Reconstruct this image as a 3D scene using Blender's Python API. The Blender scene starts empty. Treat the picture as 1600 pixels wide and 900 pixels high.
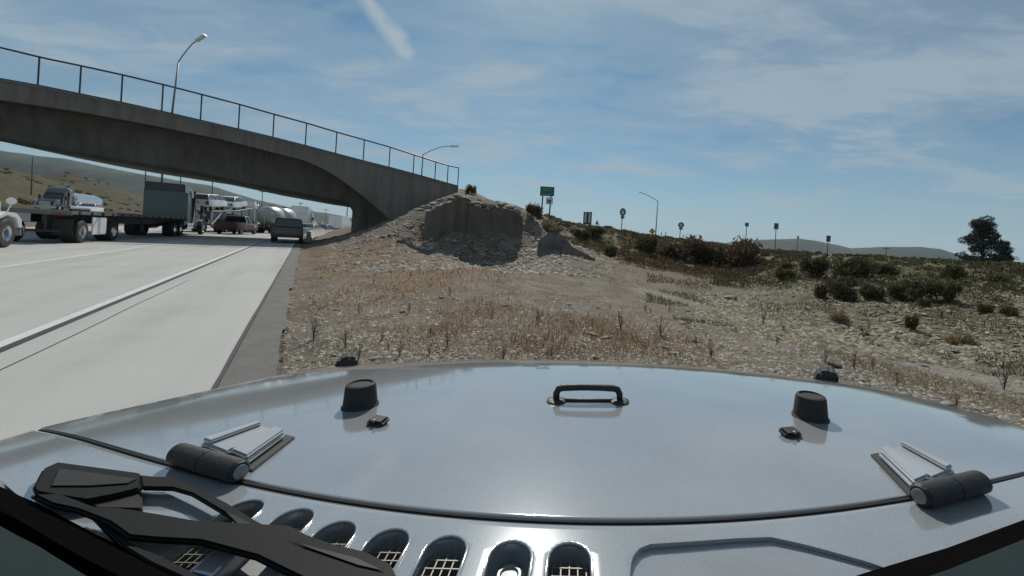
import bpy, bmesh, math, random
import numpy as np
from mathutils import Vector, Matrix
random.seed(7); RNG = np.random.default_rng(7)
SC = bpy.context.scene; COL = SC.collection
R = math.radians
# ------------------------------------------------------------------ camera
F, CX, CY, ROLL, HC = 620.0, 905.0, 374.0, R(3.4), 1.55
cam_d = bpy.data.cameras.new('camera'); cam = bpy.data.objects.new('camera', cam_d); COL.objects.link(cam)
cam_d.sensor_width = 36; cam_d.lens = F/1600*36
cam_d.shift_x = -(CX-800)/1600; cam_d.shift_y = (CY-450)/1600
cam_d.clip_start = 0.02; cam_d.clip_end = 9000
cr, sr = math.cos(ROLL), math.sin(ROLL)
cR, cU = Vector((cr, 0, sr)), Vector((-sr, 0, cr))
cam.matrix_world = Matrix(((cR.x, cU.x, 0, 0), (cR.y, cU.y, -1, 0), (cR.z, cU.z, 0, HC), (0, 0, 0, 1)))
SC.camera = cam
# ------------------------------------------------------------------ light and sky
SUN_EL, SUN_AZ = 43.0, -8.0            # azimuth from +Y towards +X
w = bpy.data.worlds.new('World'); SC.world = w; w.use_nodes = True
SC.view_settings.view_transform = 'Standard'; SC.view_settings.look = 'None'
SC.view_settings.exposure = 0.12; SC.view_settings.gamma = 1
sd = bpy.data.lights.new('sun', 'SUN'); sd.energy = 3.6; sd.angle = R(0.5); sd.color = (1, .95, .86)
so = bpy.data.objects.new('sun', sd); COL.objects.link(so)
sdir = Vector((math.sin(R(SUN_AZ))*math.cos(R(SUN_EL)), math.cos(R(SUN_AZ))*math.cos(R(SUN_EL)), math.sin(R(SUN_EL))))
so.rotation_euler = sdir.to_track_quat('Z', 'Y').to_euler(); so.location = (0, 0, 60)

def ray(px, py):
    return cR*((px-CX)/F) + cU*((CY-py)/F) + Vector((0, 1, 0))
def P(px, py, d):
    """world point seen at photo pixel (px,py) at forward distance d"""
    return ray(px, py)*d + Vector((0, 0, HC))
def G(px, py, z=0.0):
    r = ray(px, py); return P(px, py, (z-HC)/r.z)

class N:
    """small node helper"""
    def __init__(s, tree): s.t = tree
    def __call__(s, kind, **kw):
        n = s.t.nodes.new(kind)
        for k, v in kw.items():
            if k.startswith('i_'):
                key = k[2:]; key = int(key) if key.isdigit() else key
                n.inputs[key].default_value = v
            else: setattr(n, k, v)
        return n
    def link(s, a, b): s.t.links.new(a, b)
    def math(s, op, a, b=None, c=None, clamp=False):
        n = s.t.nodes.new('ShaderNodeMath'); n.operation = op; n.use_clamp = clamp
        for i, v in enumerate((a, b, c)):
            if v is None: continue
            if isinstance(v, (int, float)): n.inputs[i].default_value = v
            else: s.t.links.new(v, n.inputs[i])
        return n.outputs[0]
    def ramp(s, fac, stops, interp='LINEAR'):
        n = s.t.nodes.new('ShaderNodeValToRGB'); n.color_ramp.interpolation = interp
        e = n.color_ramp.elements
        while len(e) < len(stops): e.new(.5)
        for k, (p, c) in enumerate(stops):
            e[k].position = p; e[k].color = (*c, 1) if len(c) == 3 else c
        s.t.links.new(fac, n.inputs[0]); return n.outputs[0]
    def mix(s, fac, a, b, blend='MIX'):
        n = s.t.nodes.new('ShaderNodeMix'); n.data_type = 'RGBA'; n.blend_type = blend
        for sock, v in ((n.inputs[0], fac), (n.inputs[6], a), (n.inputs[7], b)):
            if isinstance(v, (int, float)): sock.default_value = v
            elif isinstance(v, tuple): sock.default_value = (*v, 1) if len(v) == 3 else v
            else: s.t.links.new(v, sock)
        return n.outputs[2]

def build_world():
    t = w.node_tree; t.nodes.clear(); n = N(t)
    sky = n('ShaderNodeTexSky', sky_type='NISHITA', sun_disc=False, sun_elevation=R(SUN_EL), sun_rotation=R(SUN_AZ),
            altitude=900, air_density=1.0, dust_density=0.6, ozone_density=2.0)
    tc = n('ShaderNodeTexCoord')
    sep = n('ShaderNodeSeparateXYZ'); n.link(tc.outputs['Generated'], sep.inputs[0])
    zc = n.math('MAXIMUM', sep.outputs[2], 0.0)
    den = n.math('ADD', zc, 0.13)
    ux = n.math('DIVIDE', sep.outputs[0], den); uy = n.math('DIVIDE', sep.outputs[1], den)
    cmb = n('ShaderNodeCombineXYZ'); n.link(ux, cmb.inputs[0]); n.link(uy, cmb.inputs[1])
    mp = n('ShaderNodeMapping'); mp.inputs['Rotation'].default_value = (0, 0, R(28)); mp.inputs['Scale'].default_value = (.75, 1.5, 1)
    mp.inputs['Location'].default_value = (2.1, .6, 0)
    n.link(cmb.outputs[0], mp.inputs[0])
    n1 = n('ShaderNodeTexNoise', i_Scale=.95, i_Detail=7.0, i_Roughness=.55, i_Distortion=.5); n.link(mp.outputs[0], n1.inputs['Vector'])
    n2 = n('ShaderNodeTexNoise', i_Scale=3.2, i_Detail=6.0, i_Roughness=.6, i_Distortion=.9); n.link(mp.outputs[0], n2.inputs['Vector'])
    f = n.math('ADD', n.math('MULTIPLY', n1.outputs[0], .72), n.math('MULTIPLY', n2.outputs[0], .28))
    cl = n.ramp(f, [(.36, (0.0,)*3), (.47, (.42,)*3), (.60, (1,)*3)], 'EASE')
    clf = n.math('ADD', n.math('MULTIPLY', cl, .74), .11)
    # thin veil towards the horizon
    veil = n.math('MULTIPLY', n.math('POWER', n.math('SUBTRACT', 1.0, zc, clamp=True), 4.6), .94)
    clf = n.math('MAXIMUM', clf, veil)
    # vapour trail: a great-circle streak with ragged edges
    d0, d1 = ray(560, -20).normalized(), ray(655, 112).normalized()
    nn = d0.cross(d1).normalized(); al = (d1-d0).normalized()
    nz = n('ShaderNodeTexNoise', i_Scale=22.0, i_Detail=5.0); n.link(tc.outputs['Generated'], nz.inputs['Vector'])
    off = n.math('MULTIPLY', n.math('SUBTRACT', nz.outputs[0], .5), .03)
    dn = n('ShaderNodeVectorMath', operation='DOT_PRODUCT'); n.link(tc.outputs['Generated'], dn.inputs[0]); dn.inputs[1].default_value = nn
    da = n('ShaderNodeVectorMath', operation='DOT_PRODUCT'); n.link(tc.outputs['Generated'], da.inputs[0]); da.inputs[1].default_value = al
    tpos = n.math('SUBTRACT', float(al.dot(d1)), da.outputs['Value'])
    wid = n.math('SUBTRACT', .036, n.math('MULTIPLY', tpos, .045))
    band = n.math('SUBTRACT', 1.0, n.math('DIVIDE', n.math('ABSOLUTE', n.math('ADD', dn.outputs['Value'], off)), wid), clamp=True)
    endf = n.math('MULTIPLY', tpos, 22.0, clamp=True)
    tail = n.math('SUBTRACT', 1.0, n.math('MULTIPLY', tpos, 1.2), clamp=True)
    trail = n.math('MULTIPLY', n.math('MULTIPLY', band, endf), n.math('MULTIPLY', tail, 1.25))
    trail = n.math('MULTIPLY', trail, n.math('ADD', .6, n.math('MULTIPLY', nz.outputs[0], .8)), clamp=True)
    clf = n.math('MAXIMUM', clf, trail)
    skc = n.mix(1.0, sky.outputs[0], (.50, .80, .84), 'MULTIPLY')
    col = n.mix(clf, skc, CLOUD)
    bg = n('ShaderNodeBackground', i_Strength=.07); n.link(col, bg.inputs[0])
    out = n('ShaderNodeOutputWorld'); n.link(bg.outputs[0], out.inputs[0])
CLOUD = (4.6, 5.7, 6.6)
build_world()

# ------------------------------------------------------------------ materials
MATS = {}
def mat(name, col, rough=.7, metal=0., coat=0., var=.12, scale=6., bump=0., bscale=None, spec=.5, col2=None):
    if name in MATS: return MATS[name]
    m = bpy.data.materials.new(name); m.use_nodes = True; t = m.node_tree; n = N(t)
    b = t.nodes['Principled BSDF']
    b.inputs['Roughness'].default_value = rough; b.inputs['Metallic'].default_value = metal
    b.inputs['Coat Weight'].default_value = coat; b.inputs['Coat Roughness'].default_value = .04
    b.inputs['Specular IOR Level'].default_value = spec
    tc = n('ShaderNodeTexCoord')
    nz = n('ShaderNodeTexNoise', i_Scale=scale, i_Detail=6.0, i_Roughness=.6); n.link(tc.outputs['Object'], nz.inputs['Vector'])
    lo = tuple(c*(1-var) for c in col); hi = col2 if col2 else tuple(min(1, c*(1+var)) for c in col)
    c = n.ramp(nz.outputs[0], [(.3, lo), (.7, hi)]); n.link(c, b.inputs['Base Color'])
    if bump:
        nb = n('ShaderNodeTexNoise', i_Scale=bscale or scale*5, i_Detail=5.0); n.link(tc.outputs['Object'], nb.inputs['Vector'])
        bp = n('ShaderNodeBump', i_Strength=bump, i_Distance=.02); n.link(nb.outputs[0], bp.inputs['Height']); n.link(bp.outputs[0], b.inputs['Normal'])
    MATS[name] = m; return m
def streaks(m, amt=.35):
    t = m.node_tree; n = N(t); b = t.nodes['Principled BSDF']; l = b.inputs['Base Color'].links[0].from_socket
    tc = n('ShaderNodeTexCoord'); mp = n('ShaderNodeMapping'); mp.inputs['Scale'].default_value = (1.1, 1.1, .10); n.link(tc.outputs['Object'], mp.inputs[0])
    q = n('ShaderNodeTexNoise', i_Scale=1.6, i_Detail=7.0, i_Roughness=.65); n.link(mp.outputs[0], q.inputs['Vector'])
    n.link(n.mix(1., l, n.ramp(q.outputs[0], [(.3, (1-amt,)*3), (.5, (1,)*3), (.7, (1+amt*.5,)*3)]), 'MULTIPLY'), b.inputs['Base Color']); return m
def leafmat(name, cols, scale=.8):
    m = bpy.data.materials.new(name); m.use_nodes = True; t = m.node_tree; n = N(t); b = t.nodes['Principled BSDF']
    b.inputs['Roughness'].default_value = .75; b.inputs['Specular IOR Level'].default_value = .2
    g = n('ShaderNodeNewGeometry'); nz = n('ShaderNodeTexNoise', i_Scale=scale, i_Detail=3.0); n.link(g.outputs['Position'], nz.inputs['Vector'])
    f = n.math('ADD', n.math('MULTIPLY', g.outputs['Random Per Island'], .55), n.math('MULTIPLY', nz.outputs[0], .45))
    c = n.ramp(f, [(.15 + .7*i/(len(cols)-1), c) for i, c in enumerate(cols)]); n.link(c, b.inputs['Base Color'])
    tr = n('ShaderNodeBsdfTranslucent'); n.link(c, tr.inputs[0]); mx = n('ShaderNodeMixShader', i_Fac=.25)
    n.link(b.outputs[0], mx.inputs[1]); n.link(tr.outputs[0], mx.inputs[2]); n.link(mx.outputs[0], t.nodes['Material Output'].inputs[0])
    MATS[name] = m; return m
black = mat('black_plastic', (.018, .018, .018), .55, bump=.15, scale=30)
rubber = mat('rubber', (.022, .022, .022), .8)
darkvoid = mat('dark_cavity', (.008, .008, .009), .9)
steel = mat('galvanised_steel', (.22, .23, .24), .5, .6)
dark_steel = mat('dark_painted_steel', (.03, .033, .036), .6, .1)
chrome = mat('chrome', (.6, .62, .64), .15, 1.0)
glass_dark = mat('vehicle_glass', (.015, .02, .025), .06, 0, .5)
white_paint = mat('white_paint', (.75, .76, .76), .35, 0, .4, var=.04)
red_lens = mat('red_lens', (.25, .02, .02), .3)

# ------------------------------------------------------------------ mesh helpers
class MB:
    def __init__(s): s.v = []; s.f = []
    def add(s, vs, fs):
        o = len(s.v); s.v += [tuple(v) for v in vs]; s.f += [tuple(i+o for i in f) for f in fs]; return s
    def box(s, c, d, M=None):
        x, y, z = c; a, b, h = d[0]/2, d[1]/2, d[2]/2
        vs = [Vector((x+i*a, y+j*b, z+k*h)) for k in (-1, 1) for j in (-1, 1) for i in (-1, 1)]
        if M: vs = [M @ v for v in vs]
        return s.add(vs, [(0, 2, 3, 1), (4, 5, 7, 6), (0, 1, 5, 4), (2, 6, 7, 3), (0, 4, 6, 2), (1, 3, 7, 5)])
    def prism(s, poly, a, b, axis='x'):
        """poly in the two other axes (in order), extruded along axis from a to b"""
        def mk(p, t):
            if axis == 'x': return (t, p[0], p[1])
            if axis == 'y': return (p[0], t, p[1])
            return (p[0], p[1], t)
        n = len(poly); vs = [mk(p, a) for p in poly]+[mk(p, b) for p in poly]
        fs = [tuple(range(n-1, -1, -1)), tuple(range(n, 2*n))]+[(i, (i+1) % n, n+(i+1) % n, n+i) for i in range(n)]
        return s.add(vs, fs)
    def tube(s, path, r, n=8, cap=True, r_end=None):
        path = [Vector(p) for p in path]; m = len(path); vs = []
        for i, p in enumerate(path):
            d = (path[min(i+1, m-1)]-path[max(i-1, 0)]).normalized()
            a = d.cross(Vector((0, 0, 1)))
            if a.length < 1e-3: a = d.cross(Vector((1, 0, 0)))
            a.normalize(); b = d.cross(a)
            rr = r if r_end is None else r+(r_end-r)*i/(m-1)
            vs += [p+(a*math.cos(2*math.pi*k/n)+b*math.sin(2*math.pi*k/n))*rr for k in range(n)]
        fs = [(i*n+k, i*n+(k+1) % n, (i+1)*n+(k+1) % n, (i+1)*n+k) for i in range(m-1) for k in range(n)]
        if cap: fs += [tuple(range(n-1, -1, -1)), tuple((m-1)*n+k for k in range(n))]
        return s.add(vs, fs)
    def lathe(s, prof, c=(0, 0, 0), axis='z', n=20, cap=True):
        """prof [(radius, along)]"""
        vs = []
        for r, h in prof:
            for k in range(n):
                a = 2*math.pi*k/n; p, q = r*math.cos(a), r*math.sin(a)
                v = {'z': (p, q, h), 'x': (h, p, q), 'y': (q, h, p)}[axis]
                vs.append((v[0]+c[0], v[1]+c[1], v[2]+c[2]))
        m = len(prof)
        fs = [(i*n+k, i*n+(k+1) % n, (i+1)*n+(k+1) % n, (i+1)*n+k) for i in range(m-1) for k in range(n)]
        if cap: fs += [tuple(range(n-1, -1, -1)), tuple((m-1)*n+k for k in range(n))]
        return s.add(vs, fs)
    def build(s, name, m, parent=None, smooth=False, bevel=0., seg=2, loc=None):
        me = bpy.data.meshes.new(name); me.from_pydata(s.v, [], s.f); me.update()
        bm = bmesh.new(); bm.from_mesh(me)
        bmesh.ops.recalc_face_normals(bm, faces=bm.faces)
        if bevel:
            es = [e for e in bm.edges if len(e.link_faces) == 2 and e.calc_face_angle(0) > .5]
            bmesh.ops.bevel(bm, geom=es, offset=bevel, segments=seg, affect='EDGES', clamp_overlap=True)
        bm.to_mesh(me); bm.free()
        return link(name, me, m, parent, smooth, loc)
def link(name, me, m, parent=None, smooth=False, loc=None):
    if m and not me.materials: me.materials.append(m)
    if smooth == 'auto':
        for p in me.polygons: p.use_smooth = True
        me.set_sharp_from_angle(angle=R(38))
    elif smooth:
        for p in me.polygons: p.use_smooth = True
    o = bpy.data.objects.new(name, me); COL.objects.link(o)
    if parent: o.parent = parent
    if loc: o.location = loc
    return o
def fast_mesh(name, v, tri, m, parent=None, n=3, smooth=False):
    me = bpy.data.meshes.new(name); nf = len(tri)
    me.vertices.add(len(v)); me.vertices.foreach_set('co', np.asarray(v, np.float32).ravel())
    me.loops.add(nf*n); me.loops.foreach_set('vertex_index', np.asarray(tri, np.int32).ravel())
    me.polygons.add(nf); me.polygons.foreach_set('loop_start', np.arange(0, nf*n, n, dtype=np.int32))
    me.update(calc_edges=True)
    if m: me.materials.append(m)
    if smooth: me.polygons.foreach_set('use_smooth', np.ones(nf, bool))
    o = bpy.data.objects.new(name, me); COL.objects.link(o)
    if parent: o.parent = parent
    return o
def tag(o, label, cat, group=None):
    o['label'] = label; o['category'] = cat
    if group: o['group'] = group
    return o
def thing(name, label, cat, loc=(0, 0, 0), rz=0., group=None):
    o = bpy.data.objects.new(name, None); COL.objects.link(o); o.location = loc; o.rotation_euler = (0, 0, rz)
    o.empty_display_size = .2
    return tag(o, label, cat, group)
def struct(o): o['kind'] = 'structure'; return o
def stuff(o): o['kind'] = 'stuff'; return o
def copy_tree(o, parent=None):
    c = o.copy(); COL.objects.link(c)
    if parent: c.parent = parent
    for ch in o.children: copy_tree(ch, c)
    return c

# ------------------------------------------------------------------ value noise, terrain
_T = np.random.default_rng(3).random((256, 256))
def vnoise(x, y):
    xi = np.floor(x).astype(int); yi = np.floor(y).astype(int); fx = x-xi; fy = y-yi
    fx = fx*fx*(3-2*fx); fy = fy*fy*(3-2*fy)
    g = lambda a, b: _T[a & 255, b & 255]
    return (g(xi, yi)*(1-fx)+g(xi+1, yi)*fx)*(1-fy)+(g(xi, yi+1)*(1-fx)+g(xi+1, yi+1)*fx)*fy
def fbm(x, y, o=4):
    s = 0; a = .5; t = 0
    for i in range(o): s = s+a*vnoise(x*2**i+17*i, y*2**i+9*i); t += a; a *= .5
    return s/t-.5
def sstep(a, b, x):
    t = np.clip((x-a)/(b-a), 0, 1); return t*t*(3-2*t)
RD = R(34.5); US = (-math.sin(RD), math.cos(RD)); VS = (math.cos(RD), math.sin(RD))   # road direction, road right
def UV(u, v, z=0.): return Vector((u*US[0]+v*VS[0], u*US[1]+v*VS[1], z))
CTRL = [P(*a) for a in [
    (470, 389, 23), (500, 382, 27), (530, 372, 30), (560, 363, 31), (612, 341, 33), (660, 320, 34.5), (715, 301, 36), (735, 299, 36),
    (600, 420, 14.5), (750, 420, 15), (900, 440, 14), (1000, 468, 11.2), (700, 386, 21.5), (640, 384, 22), (560, 390, 21), (663, 374, 24), (812, 386, 22.5), (760, 384, 22.5),
    (700, 318, 27), (760, 318, 26.5), (805, 322, 27),
    (870, 392, 20.5), (960, 420, 19), (1060, 430, 22), (1130, 446, 18), (1200, 472, 14), (1300, 510, 9.7), (1420, 518, 9.8), (1600, 562, 7.2),
    (1500, 430, 19), (1400, 440, 17), (1300, 470, 13.2), (1300, 432, 18), (1230, 412, 22), (1600, 440, 15.5), (1600, 500, 10), (1450, 490, 11), (1180, 432, 24), (1180, 405, 42),
    (1240, 440, 17), (1500, 412, 45), (1600, 417, 45), (1350, 402, 48),
    (800, 323, 31), (870, 345, 39), (960, 361, 52), (1060, 376, 72), (1130, 384, 92), (900, 375, 28), (960, 402, 27.5), (1000, 386, 38), (1100, 412, 40),
    (850, 360, 28), (940, 380, 33), (735, 300, 48), (870, 349, 55), (770, 316, 30), (770, 320, 36), (800, 325, 36), (745, 309, 31), (770, 325, 50), (830, 330, 34), (915, 356, 46), (1200, 394, 95), (1400, 403, 95), (1600, 414, 95)]]
CTRL += [P(*a) for a in [(690, 381, 23.0), (735, 384, 22.8), (800, 386, 22.6), (690, 321, 25.6), (735, 314, 25.6), (790, 327, 25.6), (645, 350, 25.4), (840, 345, 27)]]
CTRL += [G(*a) for a in [(450, 590), (450, 480), (620, 520), (900, 520), (1150, 545), (1400, 622), (1580, 690), (700, 700), (1100, 700), (450, 420), (620, 460), (1300, 560)]]
CTRL += [UV(42, .3, 0), UV(50, 3, .2), UV(55, 6, 1.8), UV(60, 12, 4), UV(3, 1, 0), Vector((3, 1, 0)), Vector((-.5, 1, 0)), Vector((0, -3, 0)), Vector((6, 2, 0))]
_c = np.array([(p.x, p.y, p.z) for p in CTRL])
def _q(x, y): return np.stack([np.arctan2(x, y)*2.2, np.log(np.hypot(x, y)+1.)], -1)
_qc = _q(_c[:, 0], _c[:, 1])
def _phi(d2): return np.where(d2 > 1e-12, .5*d2*np.log(np.maximum(d2, 1e-12)), 0)
def _solve():
    n = len(_qc); d2 = ((_qc[:, None]-_qc[None])**2).sum(-1)
    A = np.zeros((n+3, n+3)); A[:n, :n] = _phi(d2)+np.eye(n)*.0003; A[:n, n] = 1; A[:n, n+1:] = _qc; A[n, :n] = 1; A[n+1:, :n] = _qc.T
    return np.linalg.solve(A, np.concatenate([_c[:, 2], [0, 0, 0]]))
_w = _solve()
def _rbf(x, y):
    q = _q(x, y); out = np.zeros(x.shape)
    n = len(_qc); fl = q.reshape(-1, 2); res = np.empty(len(fl))
    for i in range(0, len(fl), 40000):
        qq = fl[i:i+40000]; d2 = ((qq[:, None]-_qc[None])**2).sum(-1)
        res[i:i+40000] = _phi(d2) @ _w[:n] + _w[n] + qq @ _w[n+1:]
    return res.reshape(x.shape)
def edge_v(u): return np.where(u > 55, -.62+(u-55)*.2, -.62)
def terrain(x, y, detail=True):
    x = np.asarray(x, float); y = np.asarray(y, float)
    r = np.hypot(x, y); th = np.arctan2(x, y); u = x*US[0]+y*US[1]; v = x*VS[0]+y*VS[1]
    zr = np.clip(_rbf(x, y), -1.2, 7)
    far = .25+.8*fbm(x/60, y/60)
    k = sstep(95, 170, r); zr = zr*(1-k)+far*k
    k = sstep(R(62), R(95), np.abs(th)); zr = zr*(1-k)
    ev = edge_v(u)
    zl = -.06+1.12*sstep(-18.5, -23, v)+17*sstep(-44, -105, v)*(.8+.9*fbm(x/50, y/50))-6*sstep(-120, -220, v)
    zl = np.where(u < 0, zl*sstep(-60, 0, u), zl)
    k = sstep(ev+.38, ev+1.3, v); z = zl*(1-k)+zr*k
    if detail:
        bank = sstep(1.08, .35, v-ev-5)*0+sstep(R(24), R(34), th)*sstep(8.5, 12, r)
        amp = .05+.22*bank+.20*sstep(15, 26, r)
        m = sstep(ev+.35, ev+1.5, v)
        z = z+m*amp*fbm(x*.9, y*.9)*1.2+m*(.03+.1*bank+.12*sstep(15, 26, r))*fbm(x*3.1, y*3.1, 3)
    return z
def tz(x, y): return float(terrain(np.array([x]), np.array([y]))[0])
def on_ground(p): return Vector((p.x, p.y, tz(p.x, p.y)))

def ground_mat():
    m = bpy.data.materials.new('dry_ground'); m.use_nodes = True; t = m.node_tree; n = N(t); b = t.nodes['Principled BSDF']
    b.inputs['Roughness'].default_value = .95; b.inputs['Specular IOR Level'].default_value = .15
    g = n('ShaderNodeNewGeometry')
    def noise(sc, det=6., rough=.6, dist=0.):
        q = n('ShaderNodeTexNoise', i_Scale=sc, i_Detail=det, i_Roughness=rough, i_Distortion=dist); n.link(g.outputs['Position'], q.inputs['Vector']); return q.outputs[0]
    a = n('ShaderNodeAttribute', attribute_name='orange'); bk = n('ShaderNodeAttribute', attribute_name='bank'); gr = n('ShaderNodeAttribute', attribute_name='green')
    base = n.ramp(noise(1.1, 8.), [(.3, (.108, .088, .066)), (.5, (.175, .148, .115)), (.7, (.235, .205, .165))])
    fine = n.ramp(noise(28., 6., .7), [(.35, (.55, .55, .55)), (.62, (1.15, 1.15, 1.15))])
    base = n.mix(1., base, fine, 'MULTIPLY')
    oc = n.ramp(noise(9., 6.), [(.3, (.14, .08, .036)), (.7, (.27, .165, .082))])
    fo = n.math('MULTIPLY', a.outputs['Fac'], n.ramp(noise(2.2, 6.), [(.35, (0,)*3), (.6, (1,)*3)]))
    base = n.mix(fo, base, oc)
    bc = n.ramp(noise(3., 7.), [(.32, (.065, .058, .034)), (.5, (.135, .12, .076)), (.7, (.22, .20, .14))])
    base = n.mix(bk.outputs['Fac'], base, bc)
    gc = n.ramp(noise(.6, 7.), [(.3, (.045, .05, .028)), (.5, (.085, .08, .045)), (.75, (.16, .135, .08))])
    base = n.mix(n.math('MULTIPLY', gr.outputs['Fac'], n.ramp(noise(.35, 6.), [(.3, (.25,)*3), (.55, (1,)*3)])), base, gc)
    hl = n('ShaderNodeAttribute', attribute_name='hill'); tr_ = n('ShaderNodeAttribute', attribute_name='track')
    base = n.mix(hl.outputs['Fac'], base, n.ramp(noise(.25, 8., .7), [(.3, (.026, .028, .016)), (.5, (.062, .052, .028)), (.72, (.10, .08, .045))]))
    tc_ = n.mix(1., n.ramp(noise(2.5, 7.), [(.3, (.20, .182, .155)), (.7, (.29, .268, .235))]), fine, 'MULTIPLY')
    base = n.mix(tr_.outputs['Fac'], base, tc_)
    n.link(base, b.inputs['Base Color'])
    bp = n('ShaderNodeBump', i_Strength=.7, i_Distance=.05); n.link(noise(14., 8., .7), bp.inputs['Height']); n.link(bp.outputs[0], b.inputs['Normal'])
    return m
TRACK = [G(*a) for a in ((1010, 452), (1130, 474), (1230, 497), (1330, 521), (1450, 552), (1600, 592), (1760, 640))]
def track_at(x, y):
    d = np.full(np.shape(x), 1e9)
    for a, b in zip(TRACK[:-1], TRACK[1:]):
        ex, ey = b.x-a.x, b.y-a.y; t = np.clip(((x-a.x)*ex+(y-a.y)*ey)/(ex*ex+ey*ey), 0, 1); d = np.minimum(d, np.hypot(x-a.x-t*ex, y-a.y-t*ey))
    d = d+.5*fbm(x*1.3, y*1.3); return 1-sstep(.25, .75, d)
def build_ground():
    fine = np.arange(-64, 60.01, .3); coarse = np.concatenate([np.arange(60, 296, 5)])
    th = np.radians(np.concatenate([fine, coarse[1:]])); nt = len(th)
    rr = [.6]
    while rr[-1] < 2400: rr.append(rr[-1]*1.026+.01)
    rr = np.array(rr); T, RR = np.meshgrid(th, rr); X = RR*np.sin(T); Y = RR*np.cos(T)
    Z = terrain(X, Y)
    v = np.stack([X, Y, Z], -1).reshape(-1, 3)
    nr = len(rr); i = np.arange(nr-1)[:, None]*nt; j = np.arange(nt)[None]; j2 = (j+1) % nt
    q = np.stack([i+j, i+nt+j, i+nt+j2, i+j2], -1).reshape(-1, 4)[:, ::-1]
    v = np.vstack([v, [[0, 0, 0.]]])
    o = fast_mesh('ground', v, q, ground_mat(), n=4, smooth=True)
    x, y = v[:, 0], v[:, 1]; r = np.hypot(x, y); t = np.arctan2(x, y); vv = x*VS[0]+y*VS[1]; uu = x*US[0]+y*US[1]
    orange = np.zeros(len(v))
    for px, py, sz, k in ORANGE:
        p = G(px, py); orange = np.maximum(orange, k*np.exp(-((x-p.x)**2+(y-p.y)**2)/(2*sz*sz)))
    bank = sstep(R(22), R(33), t)*sstep(9.5, 13, r)
    green = sstep(20, 30, r)*sstep(R(-6), R(8), t)*.9*(1-bank*.8*(1-sstep(17, 22, r)))+sstep(-44, -50, vv)*.95+sstep(120, 200, r)*.6
    for nm, arr in (('hill', sstep(-42, -48, vv)), ('track', track_at(x, y)), ('orange', orange), ('bank', bank), ('green', np.clip(green, 0, 1))):
        at = o.data.attributes.new(nm, 'FLOAT', 'POINT'); at.data.foreach_set('value', arr.astype(np.float32))
    return struct(o)
ORANGE = [(600, 420, 2.4, .9), (690, 430, 1.8, 1.), (560, 402, 2.5, .8), (640, 450, 1.0, .8), (1050, 540, .4, .7), (560, 470, .8, .5), (920, 510, .7, 1.), (980, 530, .6, 1.), (850, 540, .5, .9), (1020, 520, .5, .6), (700, 520, .5, .7), (760, 490, .7, .6), (740, 400, 2., .6), (1000, 430, 1.6, .5)]
build_ground()

# ------------------------------------------------------------------ road
def concrete_mat(name, c, streak=True, joints=True):
    m = bpy.data.materials.new(name); m.use_nodes = True; t = m.node_tree; n = N(t); b = t.nodes['Principled BSDF']
    b.inputs['Roughness'].default_value = .85; b.inputs['Specular IOR Level'].default_value = .3
    tc = n('ShaderNodeTexCoord'); mp = n('ShaderNodeMapping'); mp.inputs['Rotation'].default_value = (0, 0, -RD); n.link(tc.outputs['Object'], mp.inputs[0])
    ms = n('ShaderNodeMapping'); ms.inputs['Scale'].default_value = (1.2, .06, 1); n.link(mp.outputs[0], ms.inputs[0])
    a = n('ShaderNodeTexNoise', i_Scale=1.3, i_Detail=6.0); n.link(ms.outputs[0], a.inputs['Vector'])
    d = n('ShaderNodeTexNoise', i_Scale=.5, i_Detail=8.0, i_Roughness=.65); n.link(mp.outputs[0], d.inputs['Vector'])
    e = n('ShaderNodeTexNoise', i_Scale=60., i_Detail=4.0); n.link(mp.outputs[0], e.inputs['Vector'])
    f = n.math('ADD', n.math('MULTIPLY', a.outputs[0], .5), n.math('ADD', n.math('MULTIPLY', d.outputs[0], .35), n.math('MULTIPLY', e.outputs[0], .15)))
    col = n.ramp(f, [(.34, tuple(x*.82 for x in c)), (.5, c), (.66, tuple(x*1.1 for x in c))])
    n.link(col, b.inputs['Base Color'])
    bp = n('ShaderNodeBump', i_Strength=.25, i_Distance=.01); n.link(e.outputs[0], bp.inputs['Height']); n.link(bp.outputs[0], b.inputs['Normal'])
    return m
def strip(name, pts_r, pts_l, z, m, parent=None):
    """sheet between two polylines of (u,v)"""
    mb = MB(); n = len(pts_r)
    mb.add([UV(u, v, z) for u, v in pts_r]+[UV(u, v, z) for u, v in pts_l], [(i, i+1, n+i+1, n+i) for i in range(n-1)])
    o = mb.build(name, m, parent)
    return o
us = [-40, -20, -5, 0, 3, 6, 10, 15, 20, 30, 40, 55, 70, 90, 110, 160, 400]
road = struct(strip('road', [(u, float(edge_v(u))) for u in us], [(u, -17.6) for u in us], 0., concrete_mat('road_concrete', (.37, .37, .352))))
struct(strip('opposite_road', [(u, -24.) for u in (10, 60, 120, 400)], [(u, -38.5) for u in (10, 60, 120, 400)], 1.10, concrete_mat('far_concrete', (.31, .305, .295))))
def jag_strip():
    uu = np.arange(-15, 46, .22); rv = -.22+.10*fbm(uu*.8, uu*0, 3)+.07*fbm(uu*3., uu*0+4, 3)+.10*sstep(12, 0, uu)
    return strip('asphalt_strip', [(u, v) for u, v in zip(uu, rv)], [(u, -.60) for u in uu], .006, mat('old_asphalt', (.115, .11, .105), .9, scale=3., var=.2, bump=.4, bscale=60))
struct(jag_strip())
paint = mat('road_paint', (.52, .52, .50), .7, scale=8., var=.12)
tar = mat('joint_tar', (.022, .024, .024), .7)
def line(name, v, wd, m, z, u0=-30, u1=120, wob=0.):
    uu = np.arange(u0, u1, .8); c = v+wob*fbm(uu*.6, uu*0+v, 3)
    return struct(strip(name, [(u, a+wd/2) for u, a in zip(uu, c)], [(u, a-wd/2) for u, a in zip(uu, c)], z, m))
line('edge_line_marking', -2.735, .12, paint, .004)
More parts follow.
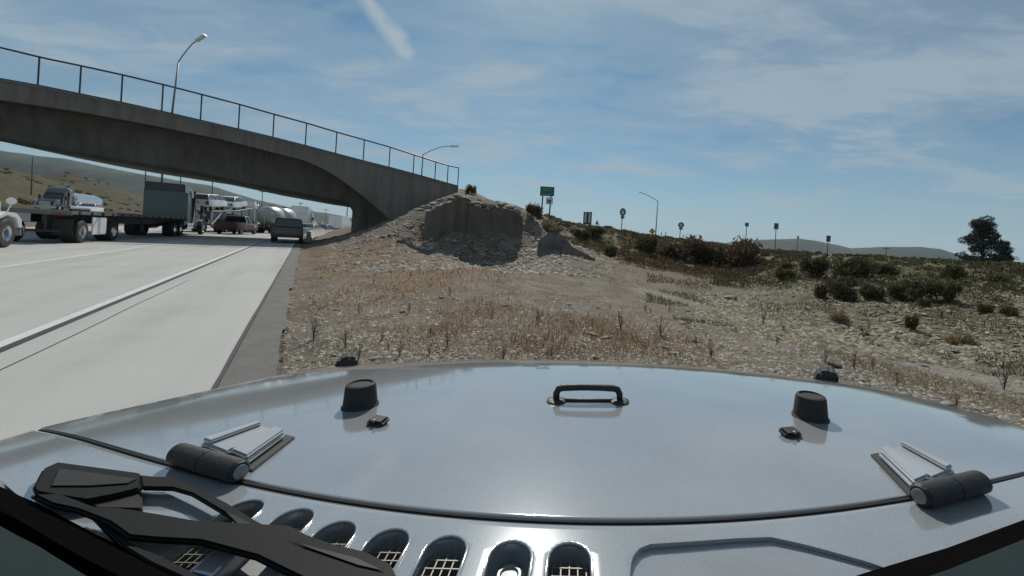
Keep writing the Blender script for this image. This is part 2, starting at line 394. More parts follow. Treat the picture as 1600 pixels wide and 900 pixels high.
line('pavement_joint', -2.62, .085, tar, .008, wob=.015)
line('pavement_crack', -2.30, .014, tar, .004, u1=14, wob=.06)
line('pavement_joint', -.625, .035, tar, .010, u1=46, wob=.03)
line('lane_line_marking', -6.24, .14, paint, .004)
line('lane_line_marking', -9.95, .14, paint, .004, u0=60)

# ------------------------------------------------------------------ overpass
BA = P(55, 134, 24.5); BA = Vector((BA.x, BA.y, 0)); BW = Vector((.908, .4185, 0)).normalized(); BN = Vector((-BW.y, BW.x, 0))
def Bsz(px, py, off=0.):
    r = ray(px, py); o = BA+BN*off; t = (o.x*BN.x+o.y*BN.y)/(r.x*BN.x+r.y*BN.y); p = r*t
    return ((p.x-o.x)*BW.x+(p.y-o.y)*BW.y, p.z+HC)
def BP(s, off, z): return Vector((BA.x+BW.x*s+BN.x*off, BA.y+BW.y*s+BN.y*off, z))
def poly(pts, off=0.):
    a = np.array([Bsz(x, y, off) for x, y in pts]); a = a[np.argsort(a[:, 0])]
    def f(s):
        s = np.asarray(s, float); z = np.interp(s, a[:, 0], a[:, 1])
        sl0 = (a[2, 1]-a[0, 1])/(a[2, 0]-a[0, 0]); sl1 = (a[-1, 1]-a[-2, 1])/(a[-1, 0]-a[-2, 0])
        z = np.where(s < a[0, 0], a[0, 1]+.7*sl0*(s-a[0, 0]), z); return np.where(s > a[-1, 0], a[-1, 1]+sl1*(s-a[-1, 0]), z)
    f.a = a; return f
BASE = [(0, 124.5), (54.7, 134), (120.5, 147.3), (185.9, 160.7), (250, 174.8), (311, 189), (370.7, 202.8), (425, 215.6), (476, 228.5), (523.7, 241), (567, 252.5), (607.5, 262.5), (645.5, 272.5), (679.5, 282), (699, 287.5), (715.5, 292)]
TOPS = [(0, 73.5), (62.7, 92-3), (129, 104.7-2), (193, 118.8-2), (256.5, 134-2), (316.5, 149-1.5), (376, 164.7-1.5), (431, 180-1), (481, 193.5-1), (527.5, 207.5-1), (571, 219.5-1), (610, 230.5-1), (648, 242), (681, 252.5), (701, 258.5), (718, 262)]
ztop = poly(BASE); zrail = poly(TOPS)
zlow = poly([(0, 156), (35, 161), (133, 176), (240, 196), (347, 218), (430, 239), (480, 252), (506, 264), (527, 277), (550, 293), (575, 313), (605, 339), (612, 348)])
zsof = poly([(24, 228), (100, 246), (171, 260), (227, 270), (344, 288), (425, 305), (500, 318.5), (530, 323), (541, 326), (547, 331), (550, 340)], 11.)
S_END = Bsz(716, 292)[0]; S0 = -42.
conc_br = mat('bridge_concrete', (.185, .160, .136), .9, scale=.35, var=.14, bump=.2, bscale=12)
conc_gir = mat('girder_concrete', (.135, .118, .098), .9, scale=.3, var=.16, bump=.2, bscale=10)  # bridge concrete toned darker: shade of the underside put into the colour
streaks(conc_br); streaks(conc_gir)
br = thing('overpass_bridge', 'tan concrete overpass bridge with haunched girder crossing above the freeway', 'bridge', BP(0, 0, 0))
br_off = -br.location
def bbuild(mb, name, m, par=br, smooth=False, bevel=0.):
    mb.v = [tuple(Vector(p)+br_off) for p in mb.v]; return mb.build(name, m, par, smooth, bevel)
def bridge():
    ss = np.concatenate([np.arange(S0, 15, 1.), np.arange(15, S_END, .4), [S_END]])
    zt = ztop(ss); zl = np.where(ss > Bsz(611, 345)[0], -1., np.maximum(zlow(ss), -1.)); n = len(ss); mb = MB()
    for s, a, b in zip(ss, zt, zl):
        mb.v += [tuple(BP(s, 0, a)), tuple(BP(s, 0, b)), tuple(BP(s, .4, b)), tuple(BP(s, .4, a))]
    for i in range(n-1):
        for k in range(4): mb.f.append((4*i+k, 4*i+(k+1) % 4, 4*i+4+(k+1) % 4, 4*i+4+k))
    mb.f += [(0, 1, 2, 3), (4*n-4, 4*n-3, 4*n-2, 4*n-1)]
    bbuild(mb, 'parapet_wall', conc_br)
    mb = MB()                                            # cap lip along the parapet top
    for s, a in zip(ss, zt): mb.v += [tuple(BP(s, -.05, a+.06)), tuple(BP(s, -.05, a-.10)), tuple(BP(s, .45, a-.10)), tuple(BP(s, .45, a+.06))]
    for i in range(n-1):
        for k in range(4): mb.f.append((4*i+k, 4*i+(k+1) % 4, 4*i+4+(k+1) % 4, 4*i+4+k))
    mb.f += [(0, 1, 2, 3), (4*n-4, 4*n-3, 4*n-2, 4*n-1)]
    bbuild(mb, 'coping', mat('coping_concrete', (.16, .15, .14), .9))
    # box girder
    zlin = poly([(0, 156), (35, 161), (133, 176), (240, 196), (347, 218), (430, 239), (480, 252), (540, 266), (600, 281)])
    s2 = np.arange(S0, Bsz(605, 330)[0]+2., .5); mb = MB(); n = len(s2)
    for s in s2:
        zb = float(zlin(s))+.12; zs = min(float(zsof(s-1.)), zb-.3); zs = max(zs, 1.0); zd = float(ztop(s))-.8
        for off, z in ((.41, zb), (1.5, zb-.08), (2.1, zs+.25), (2.4, zs), (10.6, zs), (11, zs+.2), (11.6, zb), (12.4, zb), (12.4, zd), (.41, zd)): mb.v.append(tuple(BP(s, off, z)))
    k = 10
    for i in range(n-1):
        for j in range(k): mb.f.append((k*i+j, k*i+(j+1) % k, k*i+k+(j+1) % k, k*i+k+j))
    mb.f += [tuple(range(k)), tuple(range(k*(n-1), k*n))]
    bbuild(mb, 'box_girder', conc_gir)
    mb = MB(); sn = Bsz(604, 338)[0]; sf = Bsz(550, 340, 12.4)[0]
    for z in (-1., None):
        for s, off in ((sn, .42), (S_END+2, .42), (S_END+6, 12.3), (sf, 12.3)): mb.v.append(tuple(BP(s, off, -1. if z else float(ztop(s))-.85)))
    mb.f += [(3, 2, 1, 0), (4, 5, 6, 7), (0, 1, 5, 4), (1, 2, 6, 5), (2, 3, 7, 6), (3, 0, 4, 7)]
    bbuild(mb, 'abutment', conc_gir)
    mb = MB()
    for i, s in enumerate(ss):
        a = float(ztop(s)); mb.v += [tuple(BP(s, 12.41, a)), tuple(BP(s, 12.41, a-1.9)), tuple(BP(s, 12.75, a-1.9)), tuple(BP(s, 12.75, a))]
    for i in range(len(ss)-1):
        for k in range(4): mb.f.append((4*i+k, 4*i+(k+1) % 4, 4*i+4+(k+1) % 4, 4*i+4+k))
    bbuild(mb, 'far_parapet_wall', conc_br)
    # left pier/abutment at the far end of the span
    mb = MB(); mb.v += [tuple(BP(s, o, z)) for z in (-1, float(zsof(-9.))+.6) for s, o in ((-32, .6), (-17., .6), (-17., 12.3), (-32, 12.3))]
    mb.f += [(3, 2, 1, 0), (4, 5, 6, 7), (0, 1, 5, 4), (1, 2, 6, 5), (2, 3, 7, 6), (3, 0, 4, 7)]
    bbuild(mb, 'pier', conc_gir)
bridge()
# railing on the bridge
fence = thing('bridge_railing', 'dark chain link railing along the near edge of the overpass', 'railing', BP(0, .2, float(ztop(0))))
fo = -fence.location
def fbuild(mb, name, m, kind=None):
    mb.v = [tuple(Vector(p)+fo) for p in mb.v]; o = mb.build(name, m, fence, False)
    if kind: o['kind'] = kind
    return o
blue_steel = mat('railing_steel', (.035, .05, .06), .5, .3)
pss = [Bsz(x, y)[0] for x, y in BASE[1:]]; d0 = pss[1]-pss[0]; pss = [pss[0]-d0*k for k in range(8, 0, -1)]+pss
for s in pss:
    fbuild(MB().tube([BP(s, .2, float(ztop(s))+.05), BP(s, .2, float(zrail(s)))], .042, 8), 'post', blue_steel)
ss = np.linspace(pss[0], pss[-1], 60)
fbuild(MB().tube([BP(s, .2, float(zrail(s))+.02) for s in ss], .058, 8), 'top_rail', blue_steel)
fbuild(MB().tube([BP(s, .2, float(ztop(s))+.12) for s in ss], .03, 6), 'bottom_rail', blue_steel)
def mesh_wires():
    mb = MB(); p = .11; H = lambda s: float(zrail(s)-ztop(s))-.12
    s = pss[0]-3
    while s < pss[-1]:
        for dr in (1, -1):
            a = s if dr == 1 else s+1.5; h = H(a+.75); b = a+dr*h*.9
            if max(a, b) < pss[-1] and min(a, b) > pss[0]:
                A = BP(a, .2, float(ztop(a))+.1); B = BP(b, .2, float(ztop(b))+.1+h); q = BN*.0035; t = BW*.0035
                mb.add([A-q, A+t, A+q*.5, B-q, B+t, B+q*.5], [(0, 1, 4, 3), (1, 2, 5, 4), (2, 0, 3, 5)])
        s += p
    fbuild(mb, 'chain_link_mesh', mat('chain_link_wire', (.42, .44, .45), .45, .3), 'stuff')
mesh_wires()
def street_lamp(base, bend, arm_pts, label, head=None, r=.062):
    o = thing('street_lamp', label, 'street lamp', base)
    MB().tube([(0, 0, -.4), bend-base], r, 10, r_end=r*.65).build('pole', steel, o, True)
    MB().tube([bend-base]+[a-base for a in arm_pts], r*.5, 8).build('arm', steel, o, True)
    e = arm_pts[-1]-base; d = (arm_pts[-1]-arm_pts[-2]).normalized()
    M = Matrix.Translation(e+d*.25) @ d.to_track_quat('Y', 'Z').to_matrix().to_4x4()
    MB().box((0, 0, 0), (.28, .75, .14), M).build('lamp_head', mat('lamp_head_glint_white', (.82, .83, .84), .2, .2), o, 'auto', .04)  # white colour stands in for the sun glint on the head
    return o
b = BP(*(lambda q: (q[0], .25, q[1]))(Bsz(264.8, 179.3))); dd = b.y
street_lamp(b, P(278.7, 97, dd), [P(285, 87.5, dd), P(293, 77, dd), P(301, 68, dd), P(309, 62.5, dd)], 'grey street lamp with tall upright arm above the middle of the overpass railing')
b = BP(*(lambda q: (q[0], .25, q[1]))(Bsz(658.7, 276))); dd = b.y
street_lamp(b, P(661, 241.5, dd), [P(674, 235, dd), P(688, 230, dd), P(698, 228.4, dd), P(705, 228.4, dd)], 'grey street lamp with low long arm near the right end of the overpass', r=.06)

# ------------------------------------------------------------------ the silver car we look out of
JR = R(1.5); jc, js = math.cos(JR), math.sin(JR)
JX = cR*jc - cU*js; JZ = cR*js + cU*jc
jeep = thing('silver_off_road_car', 'silver off road car whose long hood fills the lower half of the view', 'car')
jeep.matrix_world = Matrix(((JX.x, 0, JZ.x, 0), (JX.y, 1, JZ.y, 0), (JX.z, 0, JZ.z, HC), (0, 0, 0, 1)))
def zh(x, y):
    t = np.maximum(np.asarray(y, float)-.556, 0.); ax = np.abs(x)
    return -.395-.012*t-.045*t*t-.35*np.maximum(t-.75, 0)**2-.018*ax**2-.042*ax**2*np.minimum(t, 1.2)**2-.10*np.maximum(ax-.95, 0)**1.6
def J(px, py, dz=0.):
    """point of the hood / cowl sheet (raised dz) under a photo pixel, in the car's own frame"""
    dx, dy = (px-CX)/F, (CY-py)/F; a, c = dx*jc-dy*js, dx*js+dy*jc
    y = .7
    for _ in range(60): y = .5*y+.5*(float(zh(a*y, y))+dz)/c
    return Vector((a*y, y, c*y))
def car_paint():
    m = bpy.data.materials.new('silver_car_paint'); m.use_nodes = True; t = m.node_tree; n = N(t); b = t.nodes['Principled BSDF']
    tc = n('ShaderNodeTexCoord')
    fl = n('ShaderNodeTexVoronoi', i_Scale=900.); n.link(tc.outputs['Object'], fl.inputs['Vector'])
    fv = n('ShaderNodeSeparateColor'); n.link(fl.outputs['Color'], fv.inputs[0])
    dust = n('ShaderNodeTexNoise', i_Scale=5., i_Detail=8.0, i_Roughness=.65); n.link(tc.outputs['Object'], dust.inputs['Vector'])
    du = n.ramp(dust.outputs[0], [(.38, (0,)*3), (.72, (.5,)*3)])
    c = n.mix(fv.outputs[0], (.31, .33, .345), (.39, .41, .425)); c = n.mix(du, c, (.30, .29, .275))
    n.link(c, b.inputs['Base Color']); b.inputs['Metallic'].default_value = .3; b.inputs['Roughness'].default_value = .12
    b.inputs['Coat Weight'].default_value = 1.; b.inputs['Coat IOR'].default_value = 1.6
    n.link(n.math('ADD', .035, n.math('MULTIPLY', du, .25)), b.inputs['Coat Roughness'])
    return m
paintm = car_paint()
FR = [(-1.16, .868), (-1.13, .93), (-1.06, 1.05), (-.98, 1.23), (-.925, 1.38), (-.88, 1.5), (-.81, 1.575), (-.69, 1.62), (-.4, 1.645), (0, 1.655), (.4, 1.645), (.72, 1.61), (.88, 1.555), (1.0, 1.465), (1.09, 1.32), (1.14, 1.17), (1.165, 1.05), (1.18, .93), (1.19, .868)]
def crom(pts, n):
    p = np.array([2*np.array(pts[0])-np.array(pts[1])]+[np.array(q) for q in pts]+[2*np.array(pts[-1])-np.array(pts[-2])], float); out = []
    d = np.concatenate([[0], np.cumsum(np.linalg.norm(np.diff(p[1:-1], axis=0), axis=1))])
    for s in np.linspace(0, d[-1]-1e-9, n):
        i = int(np.searchsorted(d, s, 'right')-1); i = min(i, len(pts)-2); t = (s-d[i])/(d[i+1]-d[i])
        a, b, c, e = p[i:i+4]; out.append(.5*((2*b)+(-a+c)*t+(2*a-5*b+4*c-e)*t*t+(-a+3*b-3*c+e)*t**3))
    return np.array(out)
def gap_y(x): return .556+.30*x*x/(1+.25*x*x)
def hood():
    ns, ntt = 140, 46
    Fp = crom(FR, ns); xs = np.linspace(-1, 1, ns)
    xr = np.interp(np.linspace(0, 1, ns), np.linspace(0, 1, ns), np.linspace(-1.155, 1.185, ns))
    Rp = np.stack([xr, gap_y(xr)+.004], -1)
    T = np.gradient(Fp, axis=0); Nn = np.stack([-T[:, 1], T[:, 0]], -1); Nn /= np.linalg.norm(Nn, axis=1)[:, None]
    rows = []
    # rear lip turned down into the gap
    for dy, dz in ((.0, -.045), (.0, -.006), (.0015, -.002)):
        rows.append(np.stack([Rp[:, 0], Rp[:, 1]+dy, zh(Rp[:, 0], Rp[:, 1])+dz], -1))
    for t in [.003, .006, .009]+list(np.linspace(.014, 1, ntt)):
        q = Rp*(1-t)+Fp*t; rows.append(np.stack([q[:, 0], q[:, 1], zh(q[:, 0], q[:, 1])], -1))
    zf = zh(Fp[:, 0], Fp[:, 1]); r = .045
    for a in (20, 40, 60, 80, 92):
        q = Fp+Nn*r*math.sin(R(min(a, 90))); rows.append(np.stack([q[:, 0], q[:, 1], zf-r*(1-math.cos(R(a)))-.004], -1))
    q = Fp+Nn*r*1.05; rows.append(np.stack([q[:, 0], q[:, 1], zf-.20], -1))
    V = np.concatenate(rows); m = len(rows); i = np.arange(m-1)[:, None]*ns; j = np.arange(ns-1)[None]
    Q = np.stack([i+j, i+j+1, i+ns+j+1, i+ns+j], -1).reshape(-1, 4)
    return fast_mesh('hood', V, Q, paintm, jeep, 4, True)
hood()
def stadium(c, ax, length, half, n=10, far_only=False):
    """outline of a slot: from c backwards (towards the windscreen) with a round far end; ax = forward unit vector"""
    ax = Vector(ax).normalized(); sd_ = Vector((ax.y, -ax.x, 0)); out = []
    for k in range(n+1):
        a = math.pi*k/n; out.append(c+sd_*half*math.cos(a)+ax*half*math.sin(a))
    b = c-ax*length
    return out+[b-sd_*half, b+sd_*half]
def yw(x): return min(.41+(.27 if x < 0 else .40)*x*x, gap_y(x)-.03)
SLOTS = []   # (centre of the round end, has bolt)
for px, py, bolt in ((376, 800, 0), (455, 815, 1), (521, 837, 0), (605, 850, 0), (695, 862, 0), (797, 871, 1), (890, 874, 0)):
    SLOTS.append((J(px, py), bolt))
def cowl():
    xs = np.linspace(-1.165, 1.195, 160); rows = []
    for t in np.linspace(0, 1, 22):
        y = np.array([yw(x) for x in xs])*(1-t)+(gap_y(xs)-.003)*t
        rows.append(np.stack([xs, y, zh(xs, y)], -1))
    rows[-1][:, 2] -= .003
    q = rows[-1].copy(); q[:, 2] -= .06; rows.append(q)
    b = rows[0].copy(); b[:, 2] -= .06; rows.insert(0, b)
    V = np.concatenate(rows); ns, m = len(xs), len(rows); mb = MB(); mb.v = [tuple(v) for v in V]
    top = [(i*ns+j, i*ns+j+1, (i+1)*ns+j+1, (i+1)*ns+j) for i in range(m-1) for j in range(ns-1)]
    # closed solid so openings can be cut: bottom and ends
    mb.f = top+[((m-1)*ns+j, (m-1)*ns+j+1, j+1, j) for j in range(ns-1)]
    mb.f += [tuple(i*ns for i in range(m)), tuple(i*ns+ns-1 for i in range(m-1, -1, -1))]
    o = mb.build('cowl', paintm, jeep)
    cut = MB()
    for c, bolt in SLOTS:
        cut.prism([(p.x, p.y) for p in stadium(Vector((c.x, c.y, 0)), (0, 1, 0), .20, .026)], -.46 if not bolt else -.428, -.30, 'z')
    rp = [J(*p) for p in RECESS]
    cut.prism([(p.x, p.y) for p in rp], -.4035, -.30, 'z')
    co = cut.build('cutter', None, jeep)
    md = o.modifiers.new('cut', 'BOOLEAN'); md.object = co; md.operation = 'DIFFERENCE'; md.solver = 'EXACT'
    bv = o.modifiers.new('round', 'BEVEL'); bv.width = .005; bv.segments = 3; bv.limit_method = 'ANGLE'; bv.angle_limit = R(50)
    dg = bpy.context.evaluated_depsgraph_get(); me = bpy.data.meshes.new_from_object(o.evaluated_get(dg))
    o.modifiers.clear(); o.data = me; bpy.data.objects.remove(co)
    for p in me.polygons: p.use_smooth = True
    me.set_sharp_from_angle(angle=R(42))
    if not me.materials: me.materials.append(paintm)
    return o
_rc = [(984, 905), (986, 880), (990, 868), (1000, 856), (1016, 850), (1080, 846), (1150, 841), (1205, 839), (1255, 850), (1300, 862), (1350, 876), (1420, 900), (1420, 960), (984, 960)]
RECESS = _rc
cowl_o = cowl()
gx = np.linspace(-1.15, 1.18, 120)
MB().tube([(x, gap_y(x)+.0005, float(zh(x, gap_y(x)))-.0035) for x in gx], .0036, 6).build('hood_gap_dark', darkvoid, jeep)  # black strip laid in the gap to paint its darkness
wire = mat('brass_wire', (.17, .155, .125), .5, .3)
for c, bolt in SLOTS:
    st = stadium(Vector((c.x, c.y, 0)), (0, 1, 0), .20, .0275); st = [st[-1]]+st[:-1]
    MB().tube([Vector((q.x, q.y, float(zh(q.x, q.y))-.0008)) for q in st], .0026, 8).build('vent_rim', paintm, jeep, True)
    if bolt:
        b = MB().lathe([(.0165, -.006), (.0165, .0), (.0145, .003), (.0115, .003), (.010, .0005), (.0, .0015)], (c.x, c.y-.004, c.z-.02), n=28).build('washer_bolt', steel, jeep, 'auto')
        MB().box((c.x, c.y-.045, c.z-.022), (.046, .045, .006)).build('bracket', steel, jeep, bevel=.002)
    else:
        mb = MB()
        for k in range(-2, 3): mb.box((c.x+k*.0105, c.y-.08, c.z-.016), (.0015, .19, .0015))
        for k in range(13): mb.box((c.x, c.y+.005-k*.0125, c.z-.0155), (.050, .0015, .0015))
        mb.build('vent_grille', wire, jeep)
    MB().box((c.x, c.y-.07, c.z-.058), (.06, .22, .004)).build('vent_duct', darkvoid, jeep)
# hinges
def hinge(bl, bra, plate, base, bolts, flip):
    """barrel ends, plate outline, base outline and bolts as points on the hood sheet"""
    h = MB(); A, B = J(*bl, .017), J(*bra, .017); ax = (B-A).normalized(); L = (B-A).length; c = A+(B-A)*.5
    M = Matrix.Translation(A) @ ax.to_track_quat('X', 'Z').to_matrix().to_4x4(); m2 = MB()
    r = .0170
    m2.lathe([(.0, 0), (r*.8, .0), (r, .004), (r, L*.49), (r*.93, L*.495), (r*.93, L*.505), (r, L*.51), (r, L-.004), (r*.8, L), (.0, L)], axis='x', n=24)
    m2.v = [tuple(M @ Vector(v)) for v in m2.v]
    hb = m2.build('hinge', black, jeep, 'auto')
    for e in (A-ax*.0012, B+ax*.0012):
        q = MB(); q.lathe([(.0, -.0015), (r*.62, -.0015), (r*.62, .0015), (r*.45, .0028), (.0, .0028)], axis='x', n=20)
        mm = Matrix.Translation(e) @ ax.to_track_quat('X', 'Z').to_matrix().to_4x4(); q.v = [tuple(mm @ Vector(v)) for v in q.v]
        q.build('hinge_cap', steel, hb, 'auto')
    def slab(pts, lo, hi, name, m, bev):
        mb = MB(); b = [J(*p) for p in pts]; n = len(b)
        mb.v = [(p.x, p.y, p.z+lo) for p in b]+[(p.x, p.y, p.z+hi) for p in b]
        mb.f = [tuple(range(n-1, -1, -1)), tuple(range(n, 2*n))]+[(i, (i+1) % n, n+(i+1) % n, n+i) for i in range(n)]
        return mb.build(name, m, hb, 'auto', bev)
    hp = mat('hinge_silver', (.40, .415, .43), .38, .3, .3)
    slab(base, -.002, .0035, 'hinge_base', mat('hinge_base_dark', (.03, .033, .036), .7), .001)  # dark base sheet under the plate, showing along its inner side
    slab(plate, .0035, .014, 'hinge_plate', hp, .004)
    # two raised ribs along the plate edges, a channel between them
    P4 = [Vector(p) for p in plate]
    for f0, f1 in ((.02, .20), (.62, .98)):
        lerp = lambda a, b, t: tuple(a+(b-a)*t)
        rib = [lerp(P4[0], P4[3], f0), lerp(P4[1], P4[2], f0), lerp(P4[1], P4[2], f1), lerp(P4[0], P4[3], f1)]
        slab(rib, .0142, .0215, 'hinge_rib', hp, .0035)
    for p in bolts:
        q = J(*p, .0142); MB().lathe([(.0105, 0), (.0105, .004), (.007, .0055), (.0065, .002), (0, .002)], q, n=20).build('hinge_bolt', steel, hb, 'auto')
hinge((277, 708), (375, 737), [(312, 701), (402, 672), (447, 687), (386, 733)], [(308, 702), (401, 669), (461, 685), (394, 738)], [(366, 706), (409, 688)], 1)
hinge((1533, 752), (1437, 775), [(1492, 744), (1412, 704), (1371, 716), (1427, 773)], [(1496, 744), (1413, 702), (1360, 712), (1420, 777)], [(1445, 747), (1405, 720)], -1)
# rubber bump stops, washer nozzles, footman loop, hood latches
for px, py in ((563, 634), (1266, 652)):
    p = J(px, py); MB().lathe([(.0, -.004), (.0405, -.004), (.0405, .003), (.0375, .006), (.0335, .046), (.031, .053), (.026, .055), (.023, .051), (.0, .051)], p, n=32).build('bump_stop', rubber, jeep, 'auto')
for px, py, k in ((591, 662, 1), (1234, 680, -1)):
    p = J(px, py); o = MB().box((0, 0, .006), (.040, .030, .014)).build('washer_nozzle', black, jeep, 'auto', .005); o.location = p; o.rotation_euler = (R(8), 0, R(-12*k))
    q = MB().lathe([(.004, 0), (.004, .004), (0, .005)], (0, -.012, .012), n=10).build('nozzle_jet', steel, o, True)
a, b = J(869, 627), J(968, 628); up = Vector((0, .004, .034))
loop = MB().tube([a, a+up*.55, a+up*.86+(b-a)*.03, a+up*.97+(b-a)*.10, a+up*1.02+(b-a)*.35, a+up*1.02+(b-a)*.65, b+up*.97-(b-a)*.10, b+up*.86-(b-a)*.03, b+up*.55, b], .0085, 12).build('footman_loop', black, jeep, True)
for q in (a, b): MB().lathe([(.024, -.002), (.024, .004), (.018, .007), (0, .007)], q, n=24).build('loop_foot', black, loop, 'auto')
MB().tube([a+Vector((0, 0, .003)), b+Vector((0, 0, .003))], .0045, 8).build('loop_base_bar', black, loop, True)
for x, y, k in ((-.925, 1.60, -1), (.985, 1.565, 1)):
    z = float(zh(x, y)); mb = MB(); mb.prism([(-.03, -.09), (.035, -.09), (.035, .018), (.012, .030), (-.022, .022), (-.035, -.01)], -.045, .035, 'y')
    o = mb.build('hood_latch', rubber, jeep, 'auto', .008); o.location = (x, y, z+.022); o.rotation_euler = (0, 0, R(-28*k)); o.scale = (1.15, 1, 1.15) 
# windscreen base seal, dashboard, wipers
def sheet(pts, name, m, z0, z1, par=None, bev=.002):
    """a solid of real thickness lying z0..z1 above the cowl sheet"""
    mb = MB(); b = [J(x, y, z0) for x, y in pts]; n = len(b); h = Vector((0, -.15, 1)).normalized()*(z1-z0)
    mb.v = [tuple(p) for p in b]+[tuple(p+h) for p in b]
    mb.f = [tuple(range(n-1, -1, -1)), tuple(range(n, 2*n))]+[(i, (i+1) % n, n+(i+1) % n, n+i) for i in range(n)]
    return mb.build(name, m, par or jeep, 'auto', bev)
seal = mat('windscreen_seal', (.004, .004, .004), .95, spec=.0)
sl = [J(-60, 742, .002), J(0, 760, .002), J(30, 774, .002), J(60, 787, .002), J(150, 835, .002), J(220, 868, .002), J(290, 902, .002), J(420, 960, .002), J(640, 1020, .002), J(1000, 1010, .002), J(1240, 935, .002), J(1345, 897, .002), J(1480, 856, .002), J(1600, 812, .002), J(1680, 780, .002)]
sl = [Vector((p.x, p.y, p.z)) for p in sl]
mb = MB(); n = len(sl)
for p in sl:
    back = Vector((p.x*.86, p.y*.86-.0, p.z*.86-.004))
    for q in (p, p+Vector((0, 0, -.05)), back+Vector((0, -.03, -.10)), back+Vector((0, -.02, .0))): mb.v.append(tuple(q))
mb.f = [(4*i+k, 4*i+(k+1) % 4, 4*i+4+(k+1) % 4, 4*i+4+k) for i in range(n-1) for k in range(4)]+[(0, 1, 2, 3), (4*n-4, 4*n-3, 4*n-2, 4*n-1)]
mb.build('windscreen_seal', seal, jeep)
dash = mat('dashboard_vinyl', (.030, .046, .046), .8, spec=.25)
mb = MB(); dl = [Vector((p.x*.74, p.y*.74, p.z*.74-(.045 if p.x < 0 else .022))) for p in sl]
for p in dl:
    for q in (p, p+Vector((0, 0, -.08)), Vector((p.x*.9, p.y-.22, p.z-.20)), Vector((p.x*.9, p.y-.20, p.z-.07))): mb.v.append(tuple(q))
mb.f = [(4*i+k, 4*i+(k+1) % 4, 4*i+4+(k+1) % 4, 4*i+4+k) for i in range(n-1) for k in range(4)]+[(0, 1, 2, 3), (4*n-4, 4*n-3, 4*n-2, 4*n-1)]
mb.build('dashboard', dash, jeep)
wip = mat('wiper_black', (.006, .0065, .006), .65, spec=.2)
wipg = mat('wiper_dark_grey', (.026, .025, .022), .55, spec=.3)  # plain grey, a step above the wiper black
w1 = sheet([(52, 770), (67, 741), (80, 735), (94, 729), (160, 738), (219, 746), (224, 757), (222, 771), (180, 782), (134, 791), (95, 785), (56, 778)], 'wiper_blade', wip, .008, .018, bev=.003)
sheet([(80, 760), (93, 733), (150, 740), (214, 749), (200, 756), (140, 760)], 'blade_face', wipg, .0185, .020, w1, .0005)  # greyer sheet: reflection on the blade's top put into the colour
w2 = sheet([(219, 748), (245, 751), (269, 751), (283, 757), (318, 773), (353, 791), (395, 817), (432, 838), (416, 842), (380, 826), (340, 802), (300, 778), (269, 769), (222, 768)], 'wiper_arm', wip, .010, .018, bev=.002)
sheet([(352, 800), (372, 808), (424, 838), (414, 841), (376, 824)], 'arm_edge', wipg, .0185, .0195, w2, .0003)
w3 = sheet([(48, 781), (95, 779), (150, 800), (187, 801), (250, 811), (306, 821), (380, 826), (453, 829), (478, 843), (520, 858), (570, 870), (610, 890), (630, 930), (520, 940), (400, 880), (312, 856), (240, 852), (200, 848), (170, 826), (120, 806), (80, 797)], 'wiper_blade', wip, .012, .022, bev=.003)
sheet([(134, 791), (222, 772), (224, 802), (190, 801), (150, 800)], 'wiper_pivot_cover', wipg, .003, .010, bev=.002)
sheet([(450, 842), (470, 850), (556, 872), (600, 893), (560, 884), (480, 856)], 'blade_spring', wipg, .0225, .0235, w3, .0003)
sheet([(142, 812), (160, 822), (205, 858), (255, 880), (340, 925), (310, 925), (235, 890), (190, 862)], 'wiper_link', wip, .004, .014)
# body below the hood: void, grille, fenders, bumper, wheels
mb = MB(); fp = [(x*.93, .12+(y-.12)*.955) for x, y in FR]+[(1.05, .3), (-1.05, .3)]
mb.prism(fp, -1.05, -.62, 'z'); mb.build('body', paintm, jeep)
MB().box((.015, -.17, -.80), (2.2, 2.05, .58)).build('cab_body', paintm, jeep, 'auto', .04)
mb = MB(); fp2 = [(x*.96, y*.97) for x, y in FR]+[(1.1, .35), (-1.1, .35)]; mb.prism(fp2, -.62, -.58, 'z'); mb.build('under_hood_void', darkvoid, jeep)  # near-black sheet painting the darkness of the void below the hood
mb = MB(); mb.prism([(-.72, -1.05), (.72, -1.05), (.76, -.60), (-.76, -.60)], 1.58, 1.70, 'y'); gr = mb.build('grille', paintm, jeep, 'auto', .02)
for k in range(-3, 4): MB().box((k*.11, 1.705, -.82), (.06, .02, .34)).build('grille_slot', darkvoid, gr)
for k in (-1, 1):
    MB().lathe([(0, 1.69), (.09, 1.69), (.10, 1.72), (0, 1.735)], (k*.55, 0, -.80), 'y', 28).build('headlight', glass_dark, jeep, 'auto')
    MB().prism([(.55, -.98), (.75, -.74), (1.25, -.70), (1.5, -.86), (1.5, -.92), (1.22, -.77), (.78, -.80), (.6, -1.0)], k*.84, k*1.12, 'x').build('fender', black, jeep, 'auto', .01)
    wl = MB().lathe([(.20, -.11), (.36, -.12), (.40, -.09), (.40, .09), (.36, .12), (.20, .11)], (k*.93, 1.02, -1.16), 'x', 36, False).build('wheel', rubber, jeep, 'auto')
    MB().lathe([(0, -.09), (.21, -.09), (.21, .09), (0, .09)], (k*.93, 1.02, -1.16), 'x', 24).build('rim', steel, wl, 'auto')
MB().box((0, 1.80, -1.08), (1.7, .16, .16)).build('front_bumper', black, jeep, 'auto', .03)

